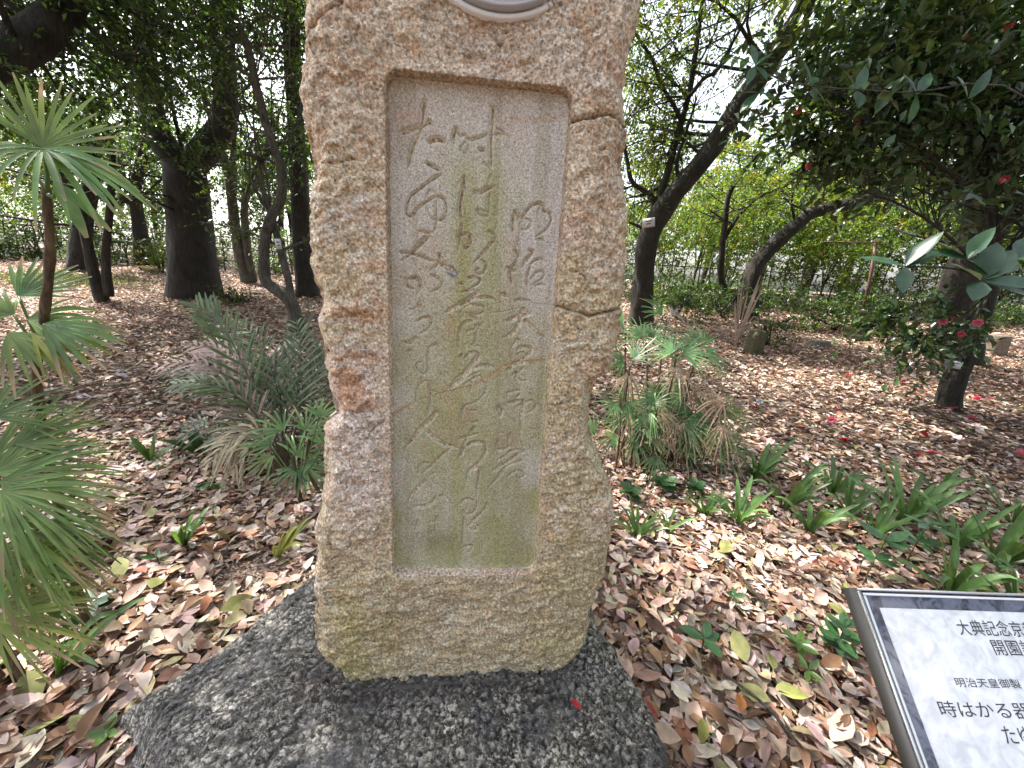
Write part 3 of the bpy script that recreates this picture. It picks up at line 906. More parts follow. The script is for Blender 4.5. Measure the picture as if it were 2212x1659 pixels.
def rock():
    g = .0062
    lo, hi = rock_poly.min(0) - .06, rock_poly.max(0) + .06
    xs, ys = np.arange(lo[0], hi[0], g), np.arange(lo[1], hi[1], g)
    X, Y = np.meshgrid(xs, ys)
    Xw, Yw = X + .02 * fbm(X * 9, Y * 9, 3, 3), Y + .02 * fbm(X * 9, Y * 9, 8, 3)
    d, _ = seg_dist(Xw, Yw, np.vstack([rock_poly, rock_poly[:1]]))
    inside = np.zeros(X.shape, bool)
    n = len(rock_poly)
    for i in range(n):
        a, b = rock_poly[i], rock_poly[(i + 1) % n]
        c = (a[1] > Yw) != (b[1] > Yw)
        xc = (b[0] - a[0]) * (Yw - a[1]) / (b[1] - a[1] + 1e-12) + a[0]
        inside ^= c & (Xw < xc)
    s = np.where(inside, d, -d)
    top = .275 + .012 * fbm(X * 2.2, Y * 2.2, 4, 2) - .16 * sstep(-.62, -1.3, X) - .03 * sstep(.75, .45, Y) - .05 * sstep(.3, .62, X)
    prof = 1 - np.clip(1 - s / (.10 + .10 * sstep(.9, .5, Y)), 0, 1) ** 2.2
    Z = top * prof - np.clip(-s, 0, 1) * 6
    rim = sstep(.0, .06, s)
    # bedding streaks running up to the right on the left half, a net of cracks on the right
    ca, sa = math.cos(rad(33)), math.sin(rad(33))
    A, B = X * ca + Y * sa, -X * sa + Y * ca
    B2 = B + .02 * fbm(X * 7, Y * 7, 2, 3)
    st = fbm(A * 3.5, B2 * 42, 4, 3, .6)
    left = sstep(-.15, -.6, X + .1 * fbm(X * 3, Y * 3, 1, 2))
    f1, e1 = facets(X * 34 + .5 * fbm(X * 30, Y * 30, 2, 2), Y * 42 + .5 * fbm(X * 30, Y * 30, 6, 2), 21)
    f2, e2 = facets(A * 12 + .4 * fbm(X * 14, Y * 14, 2, 2), B2 * 36, 31)
    cr = np.clip(1 - e1 / .14, 0, 1) * (1 - left)
    cl = np.clip(1 - e2 / .16, 0, 1) * left
    Z = Z + rim * (.010 * fbm(X * 4, Y * 4, 7, 3) + .006 * st * left + .0045 * f2 * left + (.0035 * f1) * (1 - left) - .011 * cr - .010 * cl + .0055 * fbm(X * 45, Y * 45, 3, 4, .6))
    Z = np.maximum(Z, -.12)
    C = np.ones(X.shape + (3,)) * np.array([.40, .385, .35])
    def lay(mask, col):
        nonlocal C
        C = C + (np.array(col) - C) * np.clip(mask, 0, 1)[..., None]
    n1, n2 = fbm(X * 5, Y * 5, 3, 4), fbm(X * 16, Y * 16, 5, 4)
    lay(sstep(0, .5, n1) * .7, (.42, .395, .34))
    lay(sstep(.25, .6, n2) * .5, (.46, .44, .4))
    lay(sstep(0, .45, -n1) * .8, (.19, .183, .172))
    lay(left * .4, (.38, .378, .38))
    lay(np.maximum(cr, cl) * .85, (.022, .021, .02))
    lay(sstep(.55, .75, fbm(X * 26, Y * 26, 11, 3)) * .5, (.27, .27, .29))
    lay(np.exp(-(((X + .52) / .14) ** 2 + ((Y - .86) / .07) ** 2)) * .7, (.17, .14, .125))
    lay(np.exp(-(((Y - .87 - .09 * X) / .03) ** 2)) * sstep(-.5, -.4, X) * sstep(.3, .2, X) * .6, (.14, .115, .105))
    nx = X.shape[1]
    keep = (Z > -.1)
    i = (np.arange(X.shape[0] - 1)[:, None] * nx + np.arange(nx - 1)[None]).ravel()
    F = np.stack([i, i + 1, i + nx + 1, i + nx], 1)
    F = F[keep.ravel()[F].any(1)]
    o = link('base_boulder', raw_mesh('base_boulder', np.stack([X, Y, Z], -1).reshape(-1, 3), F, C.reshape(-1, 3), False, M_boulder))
    tag(o, 'broad dark grey cracked boulder carrying the upright memorial stone', 'boulder')
    from_z = lambda x, y: float(Z[np.clip(int((y - lo[1]) / g), 0, Z.shape[0] - 1), np.clip(int((x - lo[0]) / g), 0, nx - 1)])
    return o, from_z
ROCK, rock_z = rock()

# mortar bedding where the stone meets the boulder
def mortar():
    a = MB()
    M_m = plain('mortar', (.06, .056, .05), .9, noise=60, var=.5)
    us = np.linspace(-.375, .335, 60)
    P = [SC + SX * u - SN * (.004 if abs(u) < .31 else -.03) for u in us]
    pts = np.array([[p[0], p[1] - .067, 0] for p in P])
    for q, u in zip(pts, us):
        k = np.clip((abs(u + .02) - .28) / .09, 0, 1)
        q[1] += .07 * k ** 2
        q[2] = rock_z(q[0], q[1]) + .0
    pts[:, 2] = np.convolve(np.pad(pts[:, 2], 4, 'edge'), np.ones(9) / 9, 'valid')
    pts[:, 2] -= .006
    r = (.011 + .006 * fbm(us * 20, 3.0, 0, 3)) * (1 - np.abs(np.linspace(-1, 1, 60)) ** 8 * .9)
    a.tube(pts, r, (1, 1, 1), 8, .35)
    o = a.build('mortar_seam', M_m, STONE)
    o.matrix_parent_inverse = STONE.matrix_world.inverted()
mortar()

# ------------------------------------------------------------------ information board
def info_board():
    A = np.array([.632, .567, 1.0])
    yaw, tilt = rad(2), rad(45)
    tx = np.array([math.cos(yaw), math.sin(yaw), 0])
    nn = np.array([-math.sin(yaw), math.cos(yaw), 0])
    dn = -math.cos(tilt) * nn - math.sin(tilt) * np.array([0, 0, 1.0])   # down the slope
    nz = np.cross(tx, -dn)                                              # out of the face
    W, H, T = .66, .47, .030
    c = A + tx * W / 2 + dn * H
    base = np.array([c[0] - nn[0] * -.12, c[1] + .13, 0.0])
    root = thing('information_board', 'tilted silver information board with dark marbled border and printed lines', 'sign', base)
    Mt = Matrix.Identity(4)
    for i in range(3):
        Mt[i][0], Mt[i][1], Mt[i][2], Mt[i][3] = tx[i], -dn[i], nz[i], A[i] - base[i]
    steel = plain('brushed_steel', (.12, .118, .112), .5, .3, noise=3, var=.12)
    def rect(mb, x0, x1, y0, y1, z0, z1):
        mb.box((x0, -y1, z0), (x1, -y0, z1), (1, 1, 1))
    def place(o):
        o.matrix_local = Mt
        return o
    a = MB(); rect(a, 0, W, 0, H, -T, -.002)
    place(a.build('frame_box', steel, root, False))
    rim = plain('bevelled_rim', (.5, .51, .53), .25, .8, noise=5, var=.1)
    for x0, x1, y0, y1 in ((.0, W, .0, .0045), (.0, W, H - .0045, H), (.0, .0045, .0048, H - .0048), (W - .0045, W, .0048, H - .0048)):
        a = MB(); rect(a, x0, x1, y0, y1, -.0018, .0035)
        place(a.build('rim', rim, root, False))
    m, n, l, p = new_mat('marbled_border')
    tc = nd(n, 'ShaderNodeTexCoord')
    n1 = nd(n, 'ShaderNodeTexNoise', Scale=38.0, Detail=5.0, Roughness=.6, Distortion=1.2)
    l.new(tc.outputs['Object'], n1.inputs['Vector'])
    l.new(ramp(n, l, n1.outputs[0], [(.42, (.035, .04, .065)), (.52, (.10, .11, .16)), (.7, (.13, .14, .2))]), p.inputs['Base Color'])
    p.inputs['Roughness'].default_value = .2
    a = MB(); rect(a, .005, W - .005, .005, H - .005, -.0018, .0)
    place(a.build('border', m, root, False))
    white = plain('white_line', (.75, .78, .8), .3, var=.03)
    for x0, x1, y0, y1 in ((.009, W - .009, .0075, .0115), (.009, W - .009, H - .0115, H - .0075), (.009, .0130, .0118, H - .0118), (W - .013, W - .009, .0118, H - .0118)):
        a = MB(); rect(a, x0, x1, y0, y1, -.001, .0008)
        place(a.build('inlay_line', white, root, False))
    m, n, l, p = new_mat('pearl_face')
    tc = nd(n, 'ShaderNodeTexCoord')
    n1 = nd(n, 'ShaderNodeTexNoise', Scale=45.0, Detail=4.0, Roughness=.55, Distortion=.8)
    l.new(tc.outputs['Object'], n1.inputs['Vector'])
    l.new(ramp(n, l, n1.outputs[0], [(.36, (.50, .52, .57)), (.66, (.70, .73, .78))]), p.inputs['Base Color'])
    p.inputs['Roughness'].default_value = .3
    b = nd(n, 'ShaderNodeBump', Strength=.25, Distance=.004)
    l.new(n1.outputs[0], b.inputs['Height'])
    l.new(b.outputs[0], p.inputs['Normal'])
    a = MB(); rect(a, .030, W - .030, .030, H - .030, -.001, .0015)
    face = place(a.build('face_plate', m, root, False))
    ink = plain('sign_ink', (.055, .045, .06), .5)
    def onplane(cx, cy):
        d = ray((3250 + cx / 2.143) * 2212 / 4032, (2250 + cy / 2.143) * 2212 / 4032)
        q = EYE + d * (((A - EYE) @ nz) / (d @ nz)) - A
        return np.array([q @ tx, q @ dn])
    for txt, tl, bl, nch, right in (('大典記念京都', (1085, 402), (1118, 535), 5, 1660), ('開園記', (1378, 570), (1420, 705), 2, 1640),
                                    ('明治天皇御製', (1075, 892), (1095, 972), 6, 1640), ('時はかる器', (922, 1085), (975, 1225), 5, 1730), ('たゆ', (1455, 1300), (1520, 1455), 1, 1610)):
        p0, p1 = onplane(*tl), onplane(*bl)
        hgt = p1[1] - p0[1]
        x_left = (p0[0] + p1[0]) / 2
        adv = (onplane(right, (tl[1] + bl[1]) / 2)[0] - onplane((tl[0] + bl[0]) / 2, (tl[1] + bl[1]) / 2)[0]) / nch
        cu = bpy.data.curves.new('lettering', 'FONT')
        cu.body = txt
        cu.size = 1.0
        to = bpy.data.objects.new('lettering', cu)
        COL.objects.link(to)
        dg = bpy.context.evaluated_depsgraph_get()
        me = bpy.data.meshes.new_from_object(to.evaluated_get(dg))
        bpy.data.objects.remove(to)
        co = np.empty(len(me.vertices) * 3)
        me.vertices.foreach_get('co', co)
        co = co.reshape(-1, 3)
        mn, mx = co.min(0), co.max(0)
        full = adv * len(txt) * .97
        co[:, 0] = x_left + (co[:, 0] - mn[0]) / (mx[0] - mn[0]) * full
        co[:, 1] = -p1[1] + (co[:, 1] - mn[1]) / (mx[1] - mn[1]) * hgt
        co[:, 2] = .0022
        me.vertices.foreach_set('co', co.ravel())
        # what would run past the plate is left off
        me.materials.clear()
        me.materials.append(ink)
        me.update()
        o = link('lettering', me, face)
    a = MB()
    mid = A + tx * W / 2 + dn * H * .5 - nz * T
    for s in (-.2, .2):
        b2 = mid + tx * s - base
        a = MB(); a.tube([b2 * np.array([1, 1, 0]) + np.array([0, 0, -.05]), b2 + np.array([0, 0, -.005])], .02, (1, 1, 1), 12)
        a.build('post', steel, root)
info_board()
# ------------------------------------------------------------------ trees
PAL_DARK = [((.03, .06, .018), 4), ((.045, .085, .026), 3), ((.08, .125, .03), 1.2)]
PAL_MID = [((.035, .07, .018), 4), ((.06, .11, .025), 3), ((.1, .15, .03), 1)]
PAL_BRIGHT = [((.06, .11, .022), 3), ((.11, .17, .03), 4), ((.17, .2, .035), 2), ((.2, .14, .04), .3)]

SUN_GAPS = [(*hit(1720, 812)[:2], 1.5, .5), (*hit(2130, 790)[:2], 1.6, .6), (*hit(1880, 742)[:2], 2.0, .8), (*hit(1960, 935)[:2], .7, .12), (*hit(1385, 1345)[:2], .14, .12), (*hit(1640, 1640)[:2], .3, .12),
            (*hit(480, 760)[:2], .8, .4), (*hit(150, 640)[:2], 1.5, .8), (*hit(480, 1290)[:2], .12, .08)]

def limb_px(pts, Y, w0, w1, k=5, dY=0.0):
    """limb from photo pixels at distance Y, with its widths in pixels; dY tilts it towards (-) or away from (+) the viewer"""
    n = len(pts)
    P = np.array([at(x, y, Y + dY * i / (n - 1)) for i, (x, y) in enumerate(pts)])
    P = catmull(P, k)
    w = np.linspace(w0, w1, len(P))
    r = np.array([px2m(a, p) / 2 for a, p in zip(w, P)])
    return P, r

def flare(P, r, amt=.3, h=.5):
    z = P[:, 2] - P[0, 2]
    return r * (1 + amt * np.exp(-z / h))

def tree(name, label, limbs, blobs=(), nsub=14, lsub=1.4, per=12, leaf=(.085, .042), pal=PAL_MID, seed=1, bark=None, mat=None,
         group=None, sub_from=.45, twigs_per_sub=7, tl=.45, sides=14):
    rng = np.random.RandomState(seed)
    bark = bark or M_bark
    base = limbs[0][0][0].copy()
    root = thing(name, label, 'tree', base, group)
    for i, (P, r) in enumerate(limbs):
        mb = MB()
        P = P.copy(); r = r.copy()
        if i == 0:
            r = flare(P, r)
            P = np.vstack([P[0] - [0, 0, .35], P]); r = np.concatenate([r[:1] * 1.1, r])
        big = r.max() > .06
        mb.tube(P, r, (1, 1, 1), sides + 6 if big else 8, .13 if big else .08, seed + i)
        mb.build('trunk' if i == 0 else 'limb', bark, root, True, base)
    # side branches and the twigs on them
    anch, dirs, wood = [], [], MB()
    for _ in range(nsub):
        P, r = limbs[rng.randint(len(limbs))]
        k = int(len(P) * (sub_from + (1 - sub_from) * rng.rand()))
        k = min(k, len(P) - 1)
        d = unit(rng.normal(size=3) * [1, .9, .45] + [0, 0, .22])
        L = lsub * (.6 + .8 * rng.rand())
        t = np.linspace(0, 1, 6)
        bend = rng.normal(size=3) * .25
        Q = P[k] + d * L * t[:, None] + bend * L * (t ** 2)[:, None]
        wood.tube(Q, np.linspace(min(r[k] * .45, .035), .006, 6), (1, 1, 1), 5, 0, 0, False)
        for j in range(twigs_per_sub):
            tt = .3 + .7 * rng.rand()
            anch.append(P[k] + d * L * tt + bend * L * tt * tt)
            dirs.append(d + rng.normal(size=3) * .8)
    for c, rr, n in blobs:
        c = np.asarray(c); rr = np.asarray(rr)
        nc = max(4, n // 14)
        cc = unit(rng.normal(size=(nc, 3))) * (rng.rand(nc, 1) ** .45)
        k = rng.randint(nc, size=n)
        q = cc[k] + rng.normal(0, .13, (n, 3))
        p = c + q * rr
        p[:, 2] = np.maximum(p[:, 2], gz(p[:, 0], p[:, 1]) + .25)
        if c[2] > 4.4:                     # gaps in the high canopy that let the sun through
            f = p - SUN_DIR * ((p[:, 2] - gz(p[:, 0], p[:, 1])) / SUN_DIR[2])[:, None]
            k = np.ones(len(p), bool)
            for gx, gy, ga, gb in SUN_GAPS:
                k &= ((f[:, 0] - gx) / ga) ** 2 + ((f[:, 1] - gy) / gb) ** 2 > 1 + .5 * rng.normal(size=len(p))
            p, q = p[k], q[k]
            n = len(p)
        anch += list(p)
        dirs += list(unit(q + rng.normal(0, .7, (n, 3))))
        # boughs that carry each clump
        for m in range(min(nc, 40)):
            P, r = limbs[rng.randint(len(limbs))]
            e = c + cc[m] * rr
            kk = np.argmin(np.linalg.norm(P - e, axis=1))
            s0 = P[kk]
            L = np.linalg.norm(e - s0)
            if L > 3.0:
                continue
            t = np.linspace(0, 1, 7)
            mid = rng.normal(size=3) * L * .12
            Q = s0 + (e - s0) * t[:, None] + mid * np.sin(np.pi * t)[:, None]
            wood.tube(Q, np.linspace(min(r[kk] * .4, .012 + .012 * L), .005, 7), (1, 1, 1), 5, 0, 0, False)
    if wood.v:
        o = wood.build('boughs', bark, root, True, base)
        o['kind'] = 'stuff'
    if anch:
        V, F, C = twig_leaves(rng, np.array(anch), np.array(dirs), per, tl, leaf[0], leaf[1], pal)
        o = link('crown', raw_mesh('crown', V - base, F, C, False, mat or M_leaf), root)
        o['kind'] = 'stuff'
    return root

def base_of(px, py):
    return hit(px, py)

# --- left side
Y1 = hit(425, 640)[1]
big = [limb_px([(424, 640), (418, 560), (410, 470), (405, 400), (400, 352)], Y1, 86, 74),
       limb_px([(396, 365), (381, 345), (345, 296), (323, 218), (313, 110), (306, -60), (300, -220)], Y1, 52, 34, dY=-.5),
       limb_px([(405, 370), (440, 326), (472, 285), (486, 240), (485, 159), (483, 60), (486, -80), (480, -240)], Y1, 54, 38, dY=.3),
       limb_px([(315, 160), (280, 110), (250, 40), (240, -60)], Y1, 20, 10, dY=-.8)]
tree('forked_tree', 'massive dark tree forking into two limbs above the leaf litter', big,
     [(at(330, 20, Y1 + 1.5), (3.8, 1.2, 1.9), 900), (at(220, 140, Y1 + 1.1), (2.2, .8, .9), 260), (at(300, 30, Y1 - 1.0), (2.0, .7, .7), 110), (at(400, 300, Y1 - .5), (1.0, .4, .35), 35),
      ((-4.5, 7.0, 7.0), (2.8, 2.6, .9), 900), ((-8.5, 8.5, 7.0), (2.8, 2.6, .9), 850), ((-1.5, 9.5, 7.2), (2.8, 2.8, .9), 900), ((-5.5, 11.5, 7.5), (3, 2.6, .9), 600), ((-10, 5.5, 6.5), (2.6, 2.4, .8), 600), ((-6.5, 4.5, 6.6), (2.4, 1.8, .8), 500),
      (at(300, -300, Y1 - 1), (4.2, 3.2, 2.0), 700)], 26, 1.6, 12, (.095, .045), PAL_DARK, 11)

Y2 = hit(643, 735)[1]
thin = [limb_px([(645, 735), (634, 665), (612, 636), (590, 622), (572, 600), (571, 536), (583, 476), (606, 428), (609, 369), (591, 317), (571, 254), (551, 171), (532, 91), (500, 28), (465, -20), (440, -90)], Y2, 25, 12),
        limb_px([(630, 655), (622, 600), (606, 540), (597, 505), (588, 470)], Y2, 16, 14, dY=.1),
        limb_px([(551, 171), (508, 143), (456, 107), (377, 71), (329, 40), (280, 10)], Y2, 9, 4, dY=-.3),
        limb_px([(530, 86), (550, 45), (587, 36), (643, 56)], Y2, 6, 4), limb_px([(538, 105), (560, 98), (587, 95), (639, 106)], Y2, 6, 4),
        limb_px([(583, 330), (560, 350), (545, 380), (528, 437)], Y2 + .1, 8, 5)]
tree('slender_tree', 'slender pale curving tree just left of the memorial stone', thin,
     [(at(560, 330, Y2 + .3), (.9, .6, .9), 70), (at(620, 180, Y2 + .5), (.9, .7, 1.0), 150), (at(420, 20, Y2), (1.3, .8, .7), 200), (at(560, -200, Y2 - .2), (2.4, 1.6, 1.2), 350)],
     12, .9, 10, (.075, .034), PAL_DARK, 12, M_bark_grey)

Y3 = hit(540, 612)[1]
twin = [limb_px([(536, 612), (516, 536), (504, 456), (497, 400), (488, 360), (470, 300), (440, 200)], Y3, 22, 14),
        limb_px([(547, 610), (534, 536), (529, 437), (552, 397), (574, 329), (590, 260)], Y3, 16, 9),
        limb_px([(503, 440), (506, 380), (504, 313), (515, 230)], Y3, 13, 8)]
tree('twin_stemmed_tree', 'thin twin stemmed tree between the forked tree and the slender one', twin,
     [(at(520, 200, Y3), (2.0, 1.4, 1.6), 260), (at(560, 400, Y3), (.9, .9, .6), 60)], 14, 1.3, 12, (.09, .042), PAL_DARK, 13, M_bark_grey)

Y4 = hit(226, 652)[1]
pair = [limb_px([(222, 652), (205, 600), (194, 548), (182, 490), (180, 450), (188, 405), (200, 340)], Y4, 20, 12),
        limb_px([(236, 640), (229, 580), (229, 536), (236, 470), (240, 410), (244, 330)], Y4, 17, 10)]
tree('small_paired_tree', 'small tree of two thin stems left of the forked tree', pair,
     [(at(200, 300, Y4), (1.5, 1.1, .8), 170)], 10, 1.1, 10, (.085, .04), PAL_DARK, 14)

Y5 = hit(312, 548)[1]
Y5 = min(Y5, 12.6)
b5 = at(312, 546, Y5)
far1 = [limb_px([(312, 548), (303, 500), (296, 456), (292, 410), (305, 350), (320, 280)], Y5, 26, 16), limb_px([(294, 440), (270, 430), (246, 432), (215, 420), (180, 400)], Y5, 18, 10)]
tree('crooked_tree', 'dark crooked tree with a bent side limb near the back fence', far1, [(at(290, 250, Y5), (2.4, 1.6, 1.7), 240)], 12, 1.3, 12, (.1, .05), PAL_MID, 15)
Y6 = hit(172, 585)[1]
far2 = [limb_px([(172, 588), (176, 520), (182, 470), (196, 400), (205, 300)], Y6, 36, 24), limb_px([(182, 470), (150, 420), (120, 350), (90, 260)], Y6, 16, 9)]
tree('shaded_tree', 'dark thick trunk standing in shade behind the small paired stems', far2, [(at(130, 240, Y6), (2.6, 1.6, 1.6), 300)], 12, 1.4, 12, (.1, .05), PAL_DARK, 16)

# great tree out of frame on the left whose limb crosses the top corner
bL = np.array([-6.6, 4.2, float(gz(0, 4.2))])
lp = catmull([bL, bL + [.1, .05, 1.2], bL + [.35, .2, 2.4], at(-60, 150, 4.6), at(60, 92, 4.9), at(135, 24, 5.2), at(180, -60, 5.6), at(220, -220, 6)], 5)
tree('leaning_tree', 'heavy black limb of a leaning tree crossing the upper left corner', [(lp, np.linspace(.26, .10, len(lp)))],
     [(at(60, 150, 5.4), (1.7, 1.0, .9), 260), (at(110, 20, 5.6), (2.0, 1.2, 1.0), 420), (at(100, -260, 5), (3, 2.2, 1.2), 400)], 10, 1.2, 12, (.09, .042), PAL_DARK, 17)

Y8 = hit(668, 640)[1]
hid = [limb_px([(668, 640), (655, 540), (648, 420), (640, 300), (634, 180), (628, 40), (630, -100)], Y8, 40, 28)]
tree('half_hidden_tree', 'dark trunk half hidden behind the left edge of the memorial stone', hid, [(at(640, 120, Y8), (1.6, 1.2, 1.6), 260), (at(700, -200, Y8), (3, 2, 1.6), 350)], 10, 1.3, 12, (.09, .04), PAL_DARK, 18)

# --- right side
Y9 = hit(1385, 702)[1]
main = [limb_px([(1383, 702), (1386, 650), (1391, 599), (1400, 517), (1436, 446), (1482, 389), (1531, 331), (1573, 265), (1614, 207), (1655, 145), (1697, 83), (1732, 25), (1760, -50), (1790, -160)], Y9, 42, 40, dY=-.6),
        limb_px([(1414, 470), (1422, 430), (1440, 380), (1457, 314), (1474, 256), (1490, 198), (1500, 130), (1507, 83), (1520, -20)], Y9, 17, 8, dY=.3),
        limb_px([(1472, 262), (1453, 223), (1428, 182), (1407, 124), (1374, 74), (1350, 20)], Y9, 10, 5),
        limb_px([(1488, 210), (1520, 170), (1548, 153), (1575, 105), (1606, 50), (1640, -20)], Y9, 9, 5, dY=.2),
        limb_px([(1412, 480), (1414, 440), (1399, 417), (1366, 393), (1354, 343), (1340, 280)], Y9, 13, 7),
        limb_px([(1468, 405), (1462, 350), (1478, 300), (1500, 230)], Y9, 9, 5),
        limb_px([(1395, 500), (1376, 487), (1358, 480)], Y9, 8, 4)]
tree('leaning_right_tree', 'dark trunk right of the stone sweeping diagonally to the upper right', main,
     [(at(1430, 120, Y9 + .9), (1.5, 1.2, 2.4), 950), (at(1400, 360, Y9 + 1.2), (1.2, .8, 1.2), 380), (at(1600, -40, Y9), (2.0, 1.2, 1.0), 260), ((1.9, 5.2, 6.2), (2.8, 2.4, .8), 1200), ((2.0, 3.7, 4.8), (1.7, 1.4, .5), 520), ((.2, 4.0, 5.2), (1.6, 1.4, .5), 420), ((2.7, 2.4, 7.2), (2.0, 1.6, .7), 700), ((-.4, 2.3, 7.2), (2.0, 1.5, .7), 700), ((5.4, 2.8, 7.2), (2.2, 1.8, .7), 700), ((-3.4, 2.8, 7.2), (2.2, 1.8, .7), 800), ((-3.9, 3.2, 6.4), (1.4, 1.3, .5), 800), ((-2.0, 1.9, 5.4), (.9, .8, .4), 260), ((2.6, 4.4, 8.4), (3.0, 1.4, .7), 600), ((4.9, 6.6, 6.6), (2.8, 2.4, .9), 900), ((2.6, 10.2, 7.2), (3, 2.6, 1), 800), ((-1.0, 5.2, 6.0), (2.2, 2.0, .7), 480), (at(1600, 120, Y9 + 2.0), (2.2, 1.0, 1.4), 200)],  # high clumps out of view added to keep sun off stone and foreground
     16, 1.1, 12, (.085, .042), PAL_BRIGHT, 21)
Y10 = 10.2
b10 = [limb_px([(1615, 700), (1618, 641), (1631, 579), (1668, 533), (1713, 492), (1755, 459), (1813, 446), (1875, 430), (1937, 405), (2019, 380), (2110, 370)], Y10, 36, 16),
       limb_px([(1720, 490), (1710, 440), (1716, 400)], Y10, 6, 3)]
b10[0][0][0][2] = gz(0, Y10) - .1
tree('low_limbed_tree', 'tree on the right with one long limb reaching low to the right', b10, [(at(1900, 350, Y10 + .6), (2.4, 1.2, .8), 170), (at(2000, 250, Y10 + 1), (2.6, 1.5, 1.2), 220)],
     16, 1.2, 11, (.09, .042), PAL_BRIGHT, 22)
Y11 = 11.0
b11 = [limb_px([(1600, 668), (1585, 640), (1558, 608), (1560, 537), (1566, 488), (1574, 422), (1605, 370), (1640, 330)], Y11, 15, 8),
       limb_px([(1562, 520), (1600, 460), (1650, 420), (1700, 400), (1760, 340)], Y11, 9, 4)]
b11[0][0][0][2] = gz(0, Y11) - .1
tree('thin_bent_tree', 'thin bent tree behind the diagonal trunk on the right', b11, [(at(1560, 400, Y11 + .5), (1.6, 1.1, 1.2), 160), (at(1680, 330, Y11 + .5), (1.8, 1.1, 1.0), 110)], 12, 1.1, 11, (.09, .042), PAL_BRIGHT, 23)
Y13 = 7.2
b13 = [limb_px([(2075, 760), (2070, 700), (2062, 640), (2085, 560), (2110, 480), (2118, 400), (2116, 300), (2120, 150)], Y13, 62, 34),
       limb_px([(2095, 560), (2140, 520), (2190, 460), (2260, 400)], Y13, 34, 22)]
b13[0][0][0][2] = gz(0, Y13) - .1
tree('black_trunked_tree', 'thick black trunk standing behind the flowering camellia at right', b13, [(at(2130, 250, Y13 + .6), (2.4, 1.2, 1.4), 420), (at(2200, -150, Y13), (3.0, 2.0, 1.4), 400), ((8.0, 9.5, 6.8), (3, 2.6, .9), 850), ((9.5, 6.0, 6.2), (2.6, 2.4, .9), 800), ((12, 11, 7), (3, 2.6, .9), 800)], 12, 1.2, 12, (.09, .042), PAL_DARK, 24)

# --- camellia with flowers
hc = hit(2046, 882)
Y12 = hc[1]
cam_limbs = [limb_px([(2045, 884), (2054, 840), (2066, 812), (2086, 775), (2108, 732), (2126, 680), (2140, 620), (2150, 540), (2140, 440), (2120, 340), (2100, 240)], Y12, 36, 12),
             limb_px([(2135, 640), (2170, 560), (2230, 470), (2300, 380)], Y12, 17, 10),
             limb_px([(2132, 600), (2080, 540), (2010, 480), (1940, 440), (1860, 410)], Y12 - .4, 8, 4, dY=-.5),
             limb_px([(2140, 430), (2060, 380), (1960, 300), (1860, 250), (1780, 230)], Y12 - .3, 9, 4, dY=-.8),
             limb_px([(2120, 330), (2000, 240), (1900, 205), (1800, 200), (1680, 215)], Y12 - .3, 8, 3, dY=-.9)]
CAMELLIA = tree('camellia_tree', 'flowering camellia on the right with glossy dark leaves and pink blooms', cam_limbs,
     [(at(2080, 110, Y12 - .2), (1.35, .8, .95), 640), (at(1900, 190, Y12 - .5), (1.0, .6, .5), 330), (at(2180, 300, Y12), (1.0, .8, .9), 270), (at(1960, 300, Y12 - .2), (.8, .5, .35), 150),
      (at(1990, 715, Y12 - .1), (.36, .3, .20), 70), (at(2060, 690, Y12 - .2), (.28, .25, .18), 46), (at(2160, -150, Y12 - .3), (1.8, 1.2, .6), 260)],
     14, .8, 9, (.105, .052), PAL_DARK, 25, M_bark, M_gloss, None, .5, 5, .38)

def flower_mesh(name, c, r=.045, seed=0):
    rng = np.random.RandomState(seed)
    P, D, N, L, C = [], [], [], [], []
    for ring, (n, tilt, ln) in enumerate(((7, .15, 1.0), (6, .55, .85), (5, .95, .62))):
        for k in range(n):
            a = 2 * np.pi * (k + .5 * ring) / n + rng.normal(0, .1)
            d = np.array([math.cos(a) * math.cos(tilt), math.sin(a) * math.cos(tilt), math.sin(tilt)])
            P.append(d * r * .08); D.append(d); N.append(np.array([0, 0, 1]) + d * -.3); L.append(r * ln)
            C.append(np.array(c) * rng.uniform(.8, 1.25))
    V, F, CC = leaf_cloud(np.array(P), np.array(D), np.array(N), np.array(L), np.array(L) * .95, np.array(C), .5, .2, 2)
    return raw_mesh(name, V, F, CC, True, M_petal)
FL = [flower_mesh('flower', (.62, .07, .11), .05, 1), flower_mesh('flower', (.7, .18, .24), .05, 2), flower_mesh('flower', (.45, .02, .04), .045, 3)]
rngf = np.random.RandomState(5)
for px, py, k, s in ((2176, 56, 0, 1.1), (2090, 81, 0, 1.0), (2061, 207, 2, .9), (1850, 265, 2, .8), (1726, 240, 0, .6), (1746, 360, 2, .7), (2170, 387, 0, .9), (2112, 697, 1, 1.15),
                     (2036, 694, 1, 1.1), (2062, 690, 0, .8), (2076, 722, 0, .8), (2090, 157, 1, .5), (2160, 130, 1, .6)):
    p = at(px, py, Y12 - (.75 if py < 420 else .42))
    o = link('flower', FL[k], CAMELLIA, p - np.array(CAMELLIA.location))
    d = Vector((EYE - p) + rngf.normal(0, 1.2, 3))
    o.rotation_euler = d.to_track_quat('Z', 'Y').to_euler()
    o.scale = (s * .8,) * 3

# --- copies: trees and shrubs beyond the fence
def copy_tree(src, loc, rot, sc, label, group):
    r = src.copy()
    COL.objects.link(r)
    r.location = [float(v) for v in loc]
    r.rotation_euler = (0, 0, rot)
    r.scale = (sc, sc, sc)
    r['label'] = label
    r['group'] = group
    for ch in [c for c in COL.objects if c.parent is src]:
        c = ch.copy()
        COL.objects.link(c)
        c.parent = r
    return r

